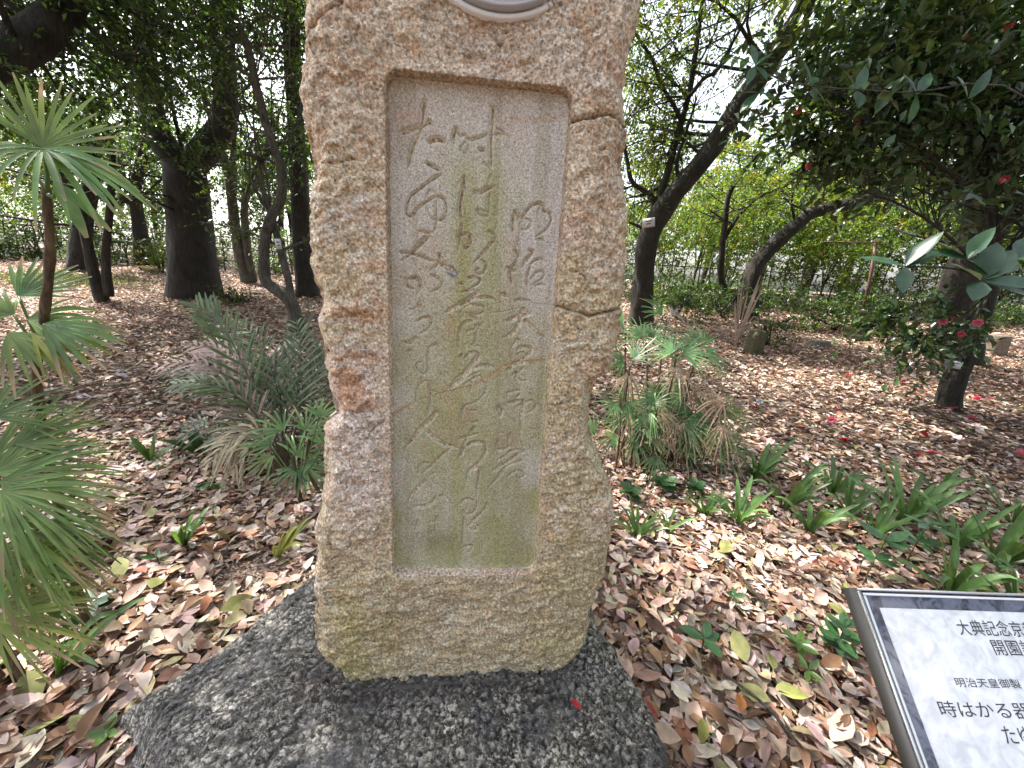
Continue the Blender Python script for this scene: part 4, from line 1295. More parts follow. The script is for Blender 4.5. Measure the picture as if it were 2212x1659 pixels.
def simple_tree(name, label, group, base, H, R, seed, pal, n, leaf):
    rng = np.random.RandomState(seed)
    P = catmull([base, base + [rng.normal(0, .15), 0, H * .3], base + [rng.normal(0, .4), rng.normal(0, .3), H * .62], base + [rng.normal(0, .6), 0, H * .95]], 5)
    return tree(name, label, [(P, np.linspace(.16, .03, len(P)))], [(base + [0, 0, H * .62], (R, R, H * .38), n)], 8, 1.2, 12, leaf, pal, seed, group=group, tl=.55)
rb = np.random.RandomState(77)
G_BACK = 'trees beyond the back fence'
LB = 'sunlit leafy tree standing beyond the back fence'
srcs = [simple_tree('background_tree', LB, G_BACK, np.array([x, y, float(gz(x, y))]), H, 2.3, s, pal, 620, (.16, .08)) for x, y, H, s, pal in
        ((-15.5, 18, 6.5, 101, PAL_MID), (9.5, 19, 6.8, 102, PAL_BRIGHT))]
for x, y in ((-22, 19), (-19, 21.5), (-11.5, 19.5), (-8, 18.5), (-13, 23), (13, 18.2), (16.5, 20), (20.5, 18.5), (24, 20.5), (6, 21), (18, 24), (11, 24), (27, 23), (-26, 22), (29, 19)):
    s = srcs[1] if x > 0 else srcs[rb.randint(2)]
    copy_tree(s, (x + rb.normal(0, .5), y, float(gz(x, y)) - .1), rb.rand() * 6.3, .85 + .4 * rb.rand(), LB, G_BACK)

def shrub(label, group, base, H, R, seed, pal, n, leaf, cat='shrub', name='shrub'):
    rng = np.random.RandomState(seed)
    root = thing(name, label, cat, base, group)
    wood = MB()
    for k in range(7):
        a = rng.rand() * 6.3
        q = catmull([[0, 0, -.1], [.1 * math.cos(a), .1 * math.sin(a), H * .3], [R * .5 * math.cos(a), R * .5 * math.sin(a), H * .75]], 4)
        wood.tube(q, np.linspace(.022, .008, len(q)), (1, 1, 1), 5, 0, 0, False)
    o = wood.build('stems', M_bark, root)
    o['kind'] = 'stuff'
    q = unit(rng.normal(size=(n, 3))) * rng.rand(n, 1) ** .4 * [R, R * .8, H * .5] + [0, 0, H * .52]
    q *= 1 + .12 * vnoise(q[:, 0] * 2 + seed, q[:, 1] * 2, q[:, 2] * 2)[:, None]
    q[:, 2] = np.maximum(q[:, 2], .05)
    V, F, C = twig_leaves(rng, q, q - [0, 0, H * .3] + rng.normal(0, .4, (n, 3)), 10, .3, leaf[0], leaf[1], pal)
    o = link('foliage', raw_mesh('foliage', V, F, C, False, M_leaf), root)
    o['kind'] = 'stuff'
    return root
G_HEDGE = 'shrubs along the back fence'
LH = 'leafy shrub growing against the back fence'
hs_ = [shrub(LH, G_HEDGE, np.array([6.2, 14.2, float(gz(0, 14.2))]), 3.9, 1.5, 201, PAL_BRIGHT, 760, (.105, .05)),
       shrub(LH, G_HEDGE, np.array([-14.2, 14.4, float(gz(0, 14.4))]), 1.9, 1.6, 202, PAL_MID, 560, (.11, .05))]
for x, y, k, s in ((4.2, 13.8, 0, .9), (8.2, 14.1, 0, 1.05), (10.3, 13.6, 0, .95), (12.4, 14.2, 0, 1.1), (14.6, 13.7, 0, 1.0), (16.8, 14.0, 0, 1.1), (19.2, 13.8, 0, 1.15), (3, 14.6, 0, .8), (21.5, 14.5, 0, 1.2),
                   (-17.2, 14.2, 1, 1.1), (-19.8, 14.0, 1, 1.0), (-11.4, 14.4, 1, .8), (-9.0, 14.6, 1, .75), (-22.5, 14.4, 1, 1.2), (-6.6, 14.5, 1, .8), (9.3, 15.4, 0, 1.1), (13.4, 15.2, 0, 1.2), (17.6, 15.2, 0, 1.2)):
    copy_tree(hs_[k], (x, y, float(gz(0, y))), rb.rand() * 6.3, s, LH, G_HEDGE)
p = hit(350, 590)
shrub('low bright green bush at the foot of the forked tree', None, p, .8, .5, 205, PAL_BRIGHT, 110, (.08, .04), 'bush', 'low_bush')
p = hit(510, 655)
shrub('small dark bush just right of the forked trunk', None, p, .32, .33, 206, PAL_DARK, 60, (.07, .035), 'bush', 'low_bush')
p = hit(1660, 745)
shrub('low green bush beside the mossy stone post', None, p, .5, .32, 207, PAL_MID, 60, (.07, .035), 'bush', 'low_bush')
p = hit(1460, 690)
shrub('dark glossy bush in the shade right of the leaning trunk', None, p, 1.0, .8, 208, PAL_DARK, 150, (.09, .04), 'bush', 'low_bush')
p = hit(1800, 715)
shrub('low sprawling green plants in shade left of the camellia', None, p, .4, 1.2, 209, PAL_MID, 170, (.08, .04), 'bush', 'low_bush')
p = hit(1560, 690)
shrub('dark low bush behind the dry plume of dead fronds', None, p, .8, 1.0, 210, PAL_DARK, 170, (.09, .04), 'bush', 'low_bush')

G_LOW = 'dark bushes below the back fence'
LL = 'dark low bush in deep shade below the back fence'
lb0 = shrub(LL, G_LOW, np.array([5.0, 11.6, float(gz(0, 11.6))]), .75, .95, 211, PAL_DARK, 190, (.09, .042), 'bush', 'low_bush')
for x, y, s in ((6.6, 11.9, 1.0), (8.3, 12.1, .9), (10.0, 11.7, 1.0), (12.0, 12.0, 1.1), (13.8, 11.6, 1.0), (4.0, 12.4, 1.1), (16, 11.9, 1.1), (-8.4, 13.0, .8), (-11, 13.1, .7), (-14, 13.0, .8), (-17, 13.0, .9)):
    copy_tree(lb0, (x, y, float(gz(0, y))), rb.rand() * 6.3, s, LL, G_LOW)
# unseen trees behind and beside the viewer, added to block low sky light
LV = 'unseen tree behind or beside the viewer, added to block low sky'
for x, y, s in ((-14, -14, 1.1), (-9, -15, 1.2), (-4.5, -14.5, 1.1), (0, -14, 1.2), (4, -12.5, 1.2), (7.5, -10, 1.2), (10.5, -7, 1.2), (12.5, -3, 1.2), (6, -14, 1.3), (10, -11, 1.3), (13.5, 1, 1.2), (14, 4.5, 1.2), (-17, -9, 1.1), (-18, -3, 1.1), (-16, 2, 1.1)):
    copy_tree(srcs[0], (x, y, -.1), rb.rand() * 6.3, s, LV, 'unseen trees added to block low sky')
ORD = 'first second third fourth fifth sixth seventh eighth ninth tenth eleventh twelfth thirteenth fourteenth fifteenth sixteenth seventeenth eighteenth nineteenth twentieth'.split()
for grp, text in ((G_HEDGE, 'leafy shrub against the back fence, %s from the left'), (G_BACK, 'sunlit tree beyond the back fence, %s from the left'), (G_LOW, 'dark low bush in shade below the back fence, %s from the left')):
    row = sorted([o for o in COL.objects if o.get('group') == grp and o.parent is None], key=lambda o: o.location.x / o.location.y)
    for o, w in zip(row, ORD):
        o['label'] = text % w

# ------------------------------------------------------------------ fences at the back
def fence(label, x0, x1, y, step, H, seed, rails):
    rng = np.random.RandomState(seed)
    root = thing('pole_fence', label, 'fence', ((x0 + x1) / 2, y, float(gz(0, y))))
    pole = []
    for k in range(3):
        mb = MB()
        q = np.array([[rng.normal(0, .02), rng.normal(0, .02), z] for z in np.linspace(-.2, H, 5)])
        mb.tube(q, [.024, .022, .022, .02, .018], (1, 1, 1), 6)
        pole.append(mb.mesh('pole', M_fence))
    for x in np.arange(x0, x1, step):
        o = link('pole', pole[rng.randint(3)], root, (x - (x0 + x1) / 2 + rng.normal(0, .05), rng.normal(0, .02), 0))
        o.rotation_euler = (rng.normal(0, .02), rng.normal(0, .035), rng.rand() * 6)
    for z in rails:
        mb = MB()
        mb.tube([[x0 - (x0 + x1) / 2, -.045, z], [0, -.05, z + .01], [x1 - (x0 + x1) / 2, -.045, z]], .016, (1, 1, 1), 6)
        mb.build('rail', M_fence, root)
M_fence = bark_mat('bamboo_pole', (.05, .035, .022), (.13, .095, .06), 20)
fence('dark pole fence along the back left of the wood', -20, -5.5, 13.6, .33, 1.25, 1, (.35, .75, 1.1))
fence('dark pole fence along the back right behind the shrubs', 2.5, 19, 12.9, .4, 1.6, 2, (.5, 1.1))
pR = at(1862, 690, 11.4)
gt = thing('rusty_post', 'leaning reddish brown post with a thin crossbar at the back right', 'post', pR)
M_rust = plain('rust_paint', (.1, .045, .035), .7, noise=20, var=.4)
mb = MB(); q = at(1893, 520, 11.4); mb.tube([pR - [0, 0, .2], (pR + q) / 2 + [.02, 0, 0], q], .042, (1, 1, 1), 8); mb.build('upright', M_rust, gt, True, pR)
mb = MB(); mb.tube([at(1780, 522, 11.35), at(1840, 524, 11.35), at(1905, 524, 11.35)], .018, (1, 1, 1), 6); mb.build('crossbar', M_rust, gt, True, pR)

# ------------------------------------------------------------------ stones in the wood
def block(name, label, cat, px, py, w, d, h, c, seed, taper=.9, rotz=.2):
    p = hit(px, py)
    rng = np.random.RandomState(seed)
    n = 7
    V, F = [], []
    th = np.linspace(0, 2 * np.pi, 20, endpoint=False)
    prof = [(1.0, -.1), (1.0, 0), (1.02, .15), (.98, .4), (.96, .7), (taper, .94), (taper * .8, 1.0), (.05, 1.0)]
    for s, z in prof:
        for a in th:
            r = 1 / max(abs(math.cos(a)), abs(math.sin(a))) ** .8
            nn = 1 + .06 * float(vnoise(math.cos(a) * 2 + seed, math.sin(a) * 2, z * 3))
            V.append([math.cos(a) * r * w / 2 * s * nn, math.sin(a) * r * d / 2 * s * nn, z * h])
    for i in range(len(prof) - 1):
        for k in range(20):
            F.append((i * 20 + k, i * 20 + (k + 1) % 20, (i + 1) * 20 + (k + 1) % 20, (i + 1) * 20 + k))
    o = link(name, raw_mesh(name, V, np.array(F), np.ones((len(V), 3)) * c, True, M_vcol), None, p)
    o.rotation_euler = (0, 0, rotz)
    tag(o, label, cat)
block('stone_post', 'short mossy stone post behind the palms on the right', 'stone post', 1626, 764, .28, .26, .42, (.085, .09, .06), 1, .8)
block('flat_stone', 'small flat grey stone lying on the litter right of the mossy post', 'stone', 1770, 748, .42, .25, .12, (.14, .14, .13), 2)
block('stone_block', 'squared grey stone block right of the camellia trunk', 'stone', 2142, 765, .38, .3, .40, (.2, .18, .15), 3, .95, .1)

# ------------------------------------------------------------------ name tags on trees
M_tag = plain('tag_white', (.62, .63, .66), .5, noise=20, var=.06)
M_ink = plain('tag_print', (.06, .06, .07), .6)
def tree_tag(label, px, py, Y, w, h, roll):
    p = at(px, py, Y)
    root = thing('name_tag', label, 'tag', p)
    f = unit(EYE - p)
    root.rotation_euler = (Vector(f).to_track_quat('Z', 'Y')).to_euler()
    root.rotation_euler.rotate_axis('Z', roll)
    mb = MB(); mb.box((-w / 2, -h / 2, -.003), (w / 2, h / 2, 0), (1, 1, 1)); mb.build('plate', M_tag, root, False)
    for k, ww in ((.12, .5), (-.18, .35)):
        mb = MB(); mb.box((-w * ww / 2, h * k, .001), (w * ww / 2, h * (k + .12), .0016), (1, 1, 1)); mb.build('print', M_ink, root, False)
tree_tag('white name tag on the diagonal trunk beside the stone', 1401, 481, Y9 - .45, .24, .17, .15)
tree_tag('white name tag hanging on the camellia trunk', 2058, 787, Y12 - .25, .145, .085, -.05)
tree_tag('narrow white tag on the slender tree left of the stone', 601, 527, Y2 - .2, .075, .14, .1)
# ------------------------------------------------------------------ palms and plants
G1, G2, G3 = np.array([.12, .215, .075]), np.array([.18, .26, .075]), np.array([.06, .12, .042])
TAN, STRAW, ASH = np.array([.42, .3, .2]), np.array([.45, .38, .26]), np.array([.36, .31, .28])

def fan_leaf(rng, hub, foot, face, n=12, L=.24, w=.022, spread=2.6, cup=.15, droop=.35, col=G1, tip=.12, split=.12, fanup=None):
    """one fan-shaped palm leaf: a stalk from foot to hub, then narrow pleated fingers radiating from the hub"""
    mb = MB()
    hub, foot = np.asarray(hub, float), np.asarray(foot, float)
    ax = unit(hub - foot)
    nrm = unit(np.asarray(face, float))
    ax2 = unit(ax - nrm * (ax @ nrm)) if fanup is None else unit(np.asarray(fanup) - nrm * (np.asarray(fanup) @ nrm))
    side = np.cross(nrm, ax2)
    mid = (hub + foot) / 2 + np.array([0, 0, -.02])
    mb.tube(catmull([foot, mid, hub], 3), np.linspace(.005, .0035, 7), col * .9, 5)
    for k in range(n):
        a = (k / (n - 1) - .5) * spread + rng.normal(0, .04)
        d = ax2 * math.cos(a) + side * math.sin(a) + nrm * cup
        d = unit(d)
        l = L * (1 - .22 * abs(a) / (spread / 2)) * rng.uniform(.82, 1.12)
        t = np.linspace(0, 1, 6)
        dz = droop * rng.uniform(.5, 1.5)
        P = hub + d * l * t[:, None] + np.array([0, 0, -1.0]) * (dz * l * t ** 2.2)[:, None]
        W = w * np.array([.35, .85, 1, .92, .7, .28]) * rng.uniform(.75, 1.15)
        c = np.repeat((col * rng.uniform(.75, 1.3) * np.exp(rng.normal(0, .05, 3)))[None], 6, 0)
        c[5] = c[5] * (1 - .8) + TAN * .8 if rng.rand() < .7 else c[5]
        if rng.rand() < tip:
            c[4:] = TAN * rng.uniform(.7, 1.2)
        mb.ribbon(P, W, nrm, c, .35)
    return mb

def palm_plant(name, label, base, stems, fans, group=None, cat='palm', seed=0):
    """stems: list of polylines (top last); fans: dicts for fan_leaf"""
    rng = np.random.RandomState(seed)
    root = thing(name, label, cat, base, group)
    for P, r in stems:
        mb = MB()
        P = catmull(P, 5)
        rr = np.linspace(r, r * .8, len(P)) * (1 + .18 * (np.arange(len(P)) % 3 == 0))
        mb.tube(P, rr, (1, 1, 1), 8, .1, seed)
        mb.build('stem', M_stem, root, True, base)
    for f in fans:
        f = dict(f)
        dry = f.pop('dry', False)
        fan_leaf(rng, **f).build('fan_leaf', M_dry if dry else M_palm, root, True, base)
    return root

# tall lady palm at the left edge
b = np.array([-1.62, 1.16, 0])
top = at(100, 405, 1.18)
F = []
def fpx(hx, hy, Y, dx, dy, Lpx, face, foot=None, footY=None, **kw):
    """fan whose hub is at a photo pixel and whose middle finger points along (dx, dy) in the photo"""
    h = at(hx, hy, Y)
    e = at(hx + dx, hy + dy, Y + kw.pop('dY', 0.0))
    fo = at(*foot, footY or Y) if foot is not None else h - unit(e - h) * .2 + np.array([0, 0, -.08])
    return dict(hub=h, foot=fo, face=face, fanup=e - h, L=px2m(Lpx, h), **kw)
toward = np.array([.55, -.8, .35])
F += [fpx(92, 318, 1.16, 20, -100, 165, toward + [0, 0, .1], (100, 410), n=19, spread=3.0, w=.012, droop=.05, cup=.25, col=G2),
      fpx(95, 322, 1.12, 30, 60, 165, toward + [0, 0, .9], (100, 410), n=11, spread=3.3, w=.0135, droop=.55, cup=.2, col=G1 * 1.25),
      fpx(98, 330, 1.14, 100, 30, 190, toward + [0, 0, 1.2], (100, 410), n=7, spread=1.3, w=.019, droop=.45, col=G1 * 1.3),
      fpx(120, 395, 1.1, 60, 60, 135, toward, (104, 420), n=2, spread=.35, w=.032, droop=.3, col=G1 * 1.2),
      fpx(60, 330, 1.2, -80, 50, 130, toward + [0, 0, .7], (98, 410), n=7, spread=1.6, w=.018, droop=.5, col=G2)]
for hx, hy, Y, dx, dy, L, nn, sp, c, dr in ((60, 690, 1.16, 80, -25, 150, 10, 1.9, G2, .35), (95, 700, 1.12, 90, 12, 145, 9, 1.5, G1 * 1.2, .3), (30, 680, 1.18, -70, -20, 130, 10, 2.2, G2, .4),
                                             (40, 640, 1.22, 30, -100, 130, 9, 1.8, G1, .08), (20, 720, 1.1, 60, 40, 120, 8, 1.5, G2, .5), (70, 720, 1.12, 80, 60, 110, 5, .9, G2 * [1.3, 1, .6], .3)):
    F.append(fpx(hx, hy, Y, dx, dy, L, toward + [0, 0, .5], (95, 760), 1.17, n=int(nn * 1.3), spread=sp, w=.0125, droop=dr, col=c, tip=.35))
palm_plant('lady_palm', 'tall lady palm with a fan crown and ringed stem at the left edge', b,
           [([b - [0, 0, .1], at(88, 900, 1.17), at(93, 720, 1.17), at(108, 560, 1.17), top], .0125)], F, seed=3)
# broad low lady palm in the left foreground
b2 = np.array([-1.62, .98, 0])
F = []
rg = np.random.RandomState(8)
for hx, hy, Y, dx, dy, L, nn, sp, c, dr in ((-10, 1020, .98, 90, -70, 215, 13, 1.7, G1 * 1.1, .15), (0, 1040, .94, 110, -10, 230, 13, 1.6, G1, .25), (0, 1060, .92, 110, 35, 225, 13, 1.5, G1 * 1.1, .35),
                                             (-20, 1000, 1.0, 50, -100, 190, 11, 1.6, G1, .1), (-10, 1120, .9, 90, 70, 220, 12, 1.6, G1 * .95, .4), (30, 960, 1.03, 80, -70, 170, 8, 1.3, G1 * .9, .15),
                                             (-20, 1310, .84, 80, -70, 180, 11, 1.5, G2 * .95, .15), (-20, 1340, .82, 90, 0, 190, 12, 1.5, G2, .25),
                                             (40, 1180, .96, 80, 45, 180, 9, 1.5, G3 * 1.2, .45), (90, 1130, 1.02, 90, 30, 160, 9, 1.5, G3 * 1.2, .45), (-20, 900, 1.02, 40, -60, 150, 9, 1.8, G3 * 1.3, .2),
                                             (60, 1290, .95, 70, 20, 120, 7, 1.4, G3, .4), (-30, 1200, .88, 70, 10, 180, 11, 1.7, G1, .35)):
    F.append(fpx(hx, hy, Y, dx, dy, L, toward + [0, 0, .45], (-40, hy + 110), Y + .02, n=int(nn * 1.5), spread=sp * 1.1, w=.0092, droop=dr * 1.1, col=c * [1.35, 1.15, .95], tip=.16))
palm_plant('lady_palm', 'broad bushy lady palm filling the lower left foreground', b2,
           [([b2 - [0, 0, .1], at(-40, 1300, .98), at(-30, 1080, .98)], .013), ([b2 + [-.1, .02, -.1], at(-80, 1350, .92), at(-50, 1200, .92)], .012)], F, seed=4)
# low lady palm beside the stone
b3 = hit(655, 1085)
F = []
for hx, hy, dx, dy, L, nn, sp, c in ((585, 960, -60, -30, 75, 9, 2.4, G1), (640, 985, 30, -70, 85, 10, 2.6, G1 * 1.1), (660, 930, 20, -70, 80, 10, 2.8, G1 * 1.2), (655, 1005, 60, 20, 75, 10, 2.6, G1 * .9),
                                     (612, 930, -50, -45, 80, 8, 2.2, G1 * 1.1), (690, 900, 20, -60, 70, 9, 2.8, G1 * 1.1), (640, 1010, -20, 50, 60, 8, 2.2, G3 * 1.2), (700, 960, 10, -40, 80, 9, 2.6, G1), (590, 985, -45, 45, 65, 6, 1.6, G2 * .8)):
    F.append(fpx(hx, hy, b3[1] + rg.uniform(-.1, .15), dx, dy, L, np.array([.3, -.7, .7]), (645, 1040), b3[1], n=nn, spread=sp, w=.016, droop=.25, col=c))
palm_plant('lady_palm', 'low green lady palm against the left side of the stone', b3, [([b3 - [0, 0, .1], at(640, 1040, b3[1]), at(632, 985, b3[1])], .014), ([b3 + [.1, .1, -.1], at(665, 1010, b3[1] + .1), at(670, 940, b3[1] + .1)], .012)], F, seed=5)

# feather palm with dead fronds
def frond(rng, pts, Lf, n, col, w=.018, ang=.75, droop=.2, up=(0, -.3, 1)):
    mb = MB()
    R = catmull(pts, 6)
    mb.tube(R, np.linspace(.006, .002, len(R)), col * .7, 5)
    T = np.gradient(R, axis=0)
    T = unit(T)
    upv = np.array(up, float)
    for s in (-1, 1):
        for k in range(n):
            t = .22 + .78 * (k + rng.rand() * .4) / n
            i = min(int(t * (len(R) - 1)), len(R) - 1)
            side = unit(np.cross(T[i], upv)) * s
            a = ang * (1 - .35 * t) + rng.normal(0, .06)
            d = unit(T[i] * math.cos(a) + side * math.sin(a) + upv * .12)
            l = Lf * math.sin(math.pi * (.25 + .7 * t)) ** .7 * rng.uniform(.75, 1.15)
            tt = np.linspace(0, 1, 5)
            P = R[i] + d * l * tt[:, None] + np.array([0, 0, -1.0]) * (droop * rng.uniform(.4, 1.6) * l * tt ** 2)[:, None]
            c = np.repeat((col * rng.uniform(.75, 1.25))[None], 5, 0)
            mb.ribbon(P, w * np.array([.4, 1, 1, .8, .25]) * rng.uniform(.7, 1.2), upv, c, .3)
    return mb
bp = hit(612, 1015)
root = thing('feather_palm', 'feather palm with grey green and withered pinkish fronds left of the stone', 'palm', bp)
rp = np.random.RandomState(31)
Yp = bp[1]
GREY = np.array([.10, .145, .07])
for pts, Lf, n, c, dr, dry in (
        ([(612, 1000, 0), (560, 870, .05), (490, 720, .1), (415, 650, .15)], .30, 26, GREY * 1.25, .05, 0), ([(615, 1000, 0), (600, 850, .1), (560, 740, .3), (500, 690, .5)], .28, 24, GREY, .15, 0),
        ([(620, 1000, 0), (640, 860, .1), (650, 760, .3), (640, 690, .5)], .28, 22, GREY * .95, .15, 0), ([(610, 1000, 0), (540, 880, -.05), (450, 830, -.1), (370, 830, -.1)], .24, 20, GREY * 1.1, .3, 0),
        ([(610, 1005, 0), (545, 880, .0), (450, 790, .05), (320, 790, .1)], .22, 24, ASH * [1.1, .95, .95], .25, 1), ([(612, 1005, 0), (560, 850, .1), (480, 760, .2), (400, 745, .3)], .22, 20, ASH * [1.15, .95, .95], .2, 1),
        ([(612, 1005, 0), (560, 930, -.1), (500, 950, -.2), (440, 1010, -.3)], .25, 12, STRAW, .5, 1), ([(612, 1005, 0), (570, 950, -.1), (530, 965, -.2), (500, 1020, -.3)], .22, 12, STRAW * .9, .5, 1),
        ([(620, 1000, 0), (660, 850, .15), (700, 780, .3), (720, 740, .4)], .26, 20, GREY * .9, .2, 0), ([(615, 1005, 0), (590, 880, .2), (600, 780, .5), (640, 730, .8)], .24, 18, ASH, .2, 1),
        ([(610, 1008, 0), (500, 940, .0), (420, 930, .1), (370, 960, .1)], .22, 12, GREY * .8, .4, 0), ([(612, 1000, 0), (575, 850, .3), (530, 770, .6), (470, 730, .8)], .26, 20, GREY * .85, .2, 0)):
    for rep in range(2):
        P = [at(x + rep * rp.normal(0, 35) * (q > 0), y + rep * rp.normal(10, 30) * (q > 0), Yp + d + rep * .12 * q) for q, (x, y, d) in enumerate(pts)]
        frond(rp, P, Lf, n, np.asarray(c) * (1 - .2 * rep), .017, .8, dr, (.1, -.55, .85)).build('frond', M_dry if dry else M_palm, root, True, bp)
mb = MB(); mb.tube([bp - [0, 0, .1], bp + [0, 0, .12], bp + [.02, 0, .22]], [.05, .045, .02], (1, 1, 1), 10, .2); mb.build('stem', M_stem, root, True, bp)
mb = MB()
for k in range(5):
    a = k / 4 * 2.2 - 1.1
    q = at(470, 1050, bp[1] - .25)
    d = np.array([math.sin(a), -.3, .35 * math.cos(a)])
    t = np.linspace(0, 1, 5)
    mb.ribbon(q + unit(d) * .17 * t[:, None] - np.array([0, 0, 1]) * (.08 * t ** 2)[:, None], .05 * np.array([.3, .9, 1, .8, .5]), (0, -.6, .8), G3 * 1.3, .3)
mb.build('frond', M_palm, root, True, bp)

# lady palm thicket right of the stone
def thicket(label, name, cx, stems, seed, Yb, group=None):
    rng = np.random.RandomState(seed)
    b = hit(*cx)
    st, fn = [], []
    for bx, by, tx, ty, dY, fans in stems:
        p0 = hit(bx, by); Y = p0[1] + dY
        tp = at(tx, ty, Y)
        st.append(([p0 - [0, 0, .05], (p0 + tp) / 2 + rng.normal(0, .02, 3), tp], .009))
        for dx, dy, L, nn, c, dry in fans:
            h = tp + unit(at(tx + dx, ty + dy, Y) - tp) * .06
            fn.append(dict(hub=h, foot=tp - [0, 0, .04], face=np.array([rng.normal(0, .3), -.7, .7]), fanup=at(tx + dx, ty + dy, Y + rng.normal(0, .1)) - tp, n=int(nn * 1.25),
                           L=px2m(L, h), w=.014 if not dry else .012, spread=rng.uniform(1.8, 3.0), droop=.8 if dry else .25, col=c, dry=dry, tip=.2))
    for k in range(46):                   # lower side shoots that fill the mound
        bx, by = rng.uniform(1320, 1500), rng.uniform(960, 1020)
        p0 = hit(bx, by); tp = p0 + np.array([rng.normal(.05, .16), rng.normal(0, .12), rng.uniform(.12, .62)])
        st.append(([p0 - [0, 0, .05], (p0 + tp) / 2 + rng.normal(0, .02, 3), tp], .006))
        for q in range(2):
            dry = rng.rand() < .38
            d = unit(np.array([rng.normal(0, 1), rng.normal(-.2, .5), rng.normal(.25, .5)]))
            fn.append(dict(hub=tp + d * .06, foot=tp - [0, 0, .03], face=np.array([rng.normal(0, .3), -.7, .7]), fanup=d, n=10, L=rng.uniform(.16, .28), w=.013, spread=rng.uniform(1.6, 2.8),
                           droop=.75 if dry else .3, col=(TAN * .75 if dry else G1 * rng.uniform(.6, 1.1)), dry=dry, tip=.25))
    return palm_plant(name, label, b, st, fn, seed=seed, group=group)
g = G1 * np.array([.95, 1.0, 1.2])
D = TAN * np.array([.8, .85, .85])
thicket('thicket of lady palms with green fans and dead brown leaves right of the stone', 'lady_palm', (1400, 1010), [
    (1420, 1000, 1460, 775, 0, [(-30, -50, 80, 13, g * 1.3, 0), (50, -40, 85, 13, g * 1.3, 0), (0, 60, 60, 8, D, 1)]),
    (1440, 990, 1510, 760, .2, [(30, -40, 85, 13, g * 1.3, 0), (60, 20, 75, 12, g * 1.4, 0), (-30, -30, 75, 10, g, 0)]),
    (1380, 1000, 1395, 740, .3, [(-30, -50, 75, 12, g * 1.2, 0), (40, -30, 70, 11, g * 1.2, 0)]),
    (1350, 1010, 1360, 790, .1, [(-30, -20, 75, 11, g, 0), (30, -50, 70, 11, g, 0), (-10, 50, 60, 8, D, 1)]),
    (1330, 1015, 1340, 860, 0, [(40, 30, 70, 10, g, 0), (-30, 30, 60, 9, g, 0)]),
    (1460, 1000, 1530, 880, 0, [(70, 10, 80, 10, G2 * .9, 0), (40, 50, 75, 9, D, 1), (60, -30, 70, 8, D * 1.1, 1)]),
    (1430, 1005, 1470, 900, -.1, [(40, 50, 75, 10, G3 * 1.3, 0), (-40, 40, 65, 9, D, 1), (20, 70, 60, 7, D * .9, 1)]),
    (1390, 1010, 1420, 880, -.1, [(-40, 40, 70, 10, G3 * 1.3, 0), (30, 50, 60, 8, D, 1), (-20, -50, 70, 10, g * .9, 0)]),
    (1365, 1005, 1380, 930, -.1, [(50, 20, 65, 9, G3 * 1.4, 0), (-30, 40, 60, 8, G3, 0)]),
    (1480, 1010, 1540, 950, -.1, [(50, 30, 80, 9, G3 * 1.3, 0), (60, -10, 70, 8, G2 * .7, 0)]),
    (1410, 990, 1440, 690, .5, [(30, -30, 60, 10, ASH * .9, 1), (-30, -30, 70, 11, g * 1.2, 0)]),
    (1345, 1000, 1352, 715, .4, [(-20, -40, 70, 11, g * 1.1, 0), (40, 0, 60, 9, g, 0)]),
    (1450, 995, 1490, 830, .1, [(40, 40, 70, 9, D, 1), (-40, 30, 60, 8, D * 1.15, 1)])], 41, 2.9)
# dead plume
pd = hit(1588, 760)
root = thing('dry_palm', 'withered pale plume of dead palm fronds in front of the back trees', 'palm', pd)
rq = np.random.RandomState(9)
for k in range(22):
    mb = MB()
    a = rq.normal(0, .5)
    t = np.linspace(0, 1, 6)
    q0 = at(1588, 745, pd[1])
    h = rq.uniform(.75, 1.25)
    lean = a * 1.0
    P = q0 + np.stack([lean * t * h * .7, rq.normal(0, .1) * t, h * t - (.9 if abs(a) > .35 else .1) * h * t ** 3 * abs(a) * 1.6], 1)
    mb.ribbon(P, np.array([.008, .014, .022, .024, .02, .006]) * rq.uniform(.4, 1.8), (rq.normal(0, .4), -1, .2), ASH * 1.15 * rq.uniform(.6, 1.1) * [1, .95, .95], .3)
    mb.build('dead_frond', M_dry, root, True, pd)

# strap-leaved clumps
def strap_clump(label, px, py, n, L, w, col, seed, lean=(0, 0), spread=1.0, name='strap_leaf_plant'):
    b = hit(px, py)
    if py > 1100 and 1000 > px > 0:
        b[2] = 0
    rng = np.random.RandomState(seed)
    root = thing(name, label, 'plant', b)
    n = int(n * 1.6)
    for k in range(n):
        a = -1.0 + 2.0 * (k + .5) / n + rng.normal(0, .12)
        l = L * 1.32 * rng.uniform(.6, 1.1)
        dirh = unit(np.array([math.sin(a * spread) + lean[0], rng.normal(0, .35) + lean[1], 0]))
        el = rng.uniform(1.05, 1.45) - .35 * abs(a)
        t = np.linspace(0, 1, 8)
        P = dirh * (l * t * math.cos(el))[:, None] + np.array([0, 0, 1.0]) * (l * (t * math.sin(el) - rng.uniform(.1, .5) * t ** 3))[:, None]
        P[:, 2] = np.maximum(P[:, 2], .012)
        P[0, 2] = -.02
        mb = MB()
        c = col * rng.uniform(.75, 1.25)
        cc = np.stack([c * (1.25 - .3 * q) for q in t])
        mb.ribbon(P, 1.05 * w * np.array([.7, .9, 1, 1, .95, .8, .55, .1]) * rng.uniform(.8, 1.2), unit(np.array([0, -.5, .8]) - dirh * .3), cc, .3)
        mb.build('strap_leaf', M_palm, root, True)
    return root
GL = np.array([.095, .175, .055])
strap_clump('strap leaf clump at the front of the right thicket, wide rosette', 1630, 1035, 11, .36, .032, GL * 1.1, 1, spread=1.3)
strap_clump('upright pale based strap leaf clump in the right leaf litter', 1590, 1135, 8, .34, .034, GL * 1.3, 2, spread=.8)
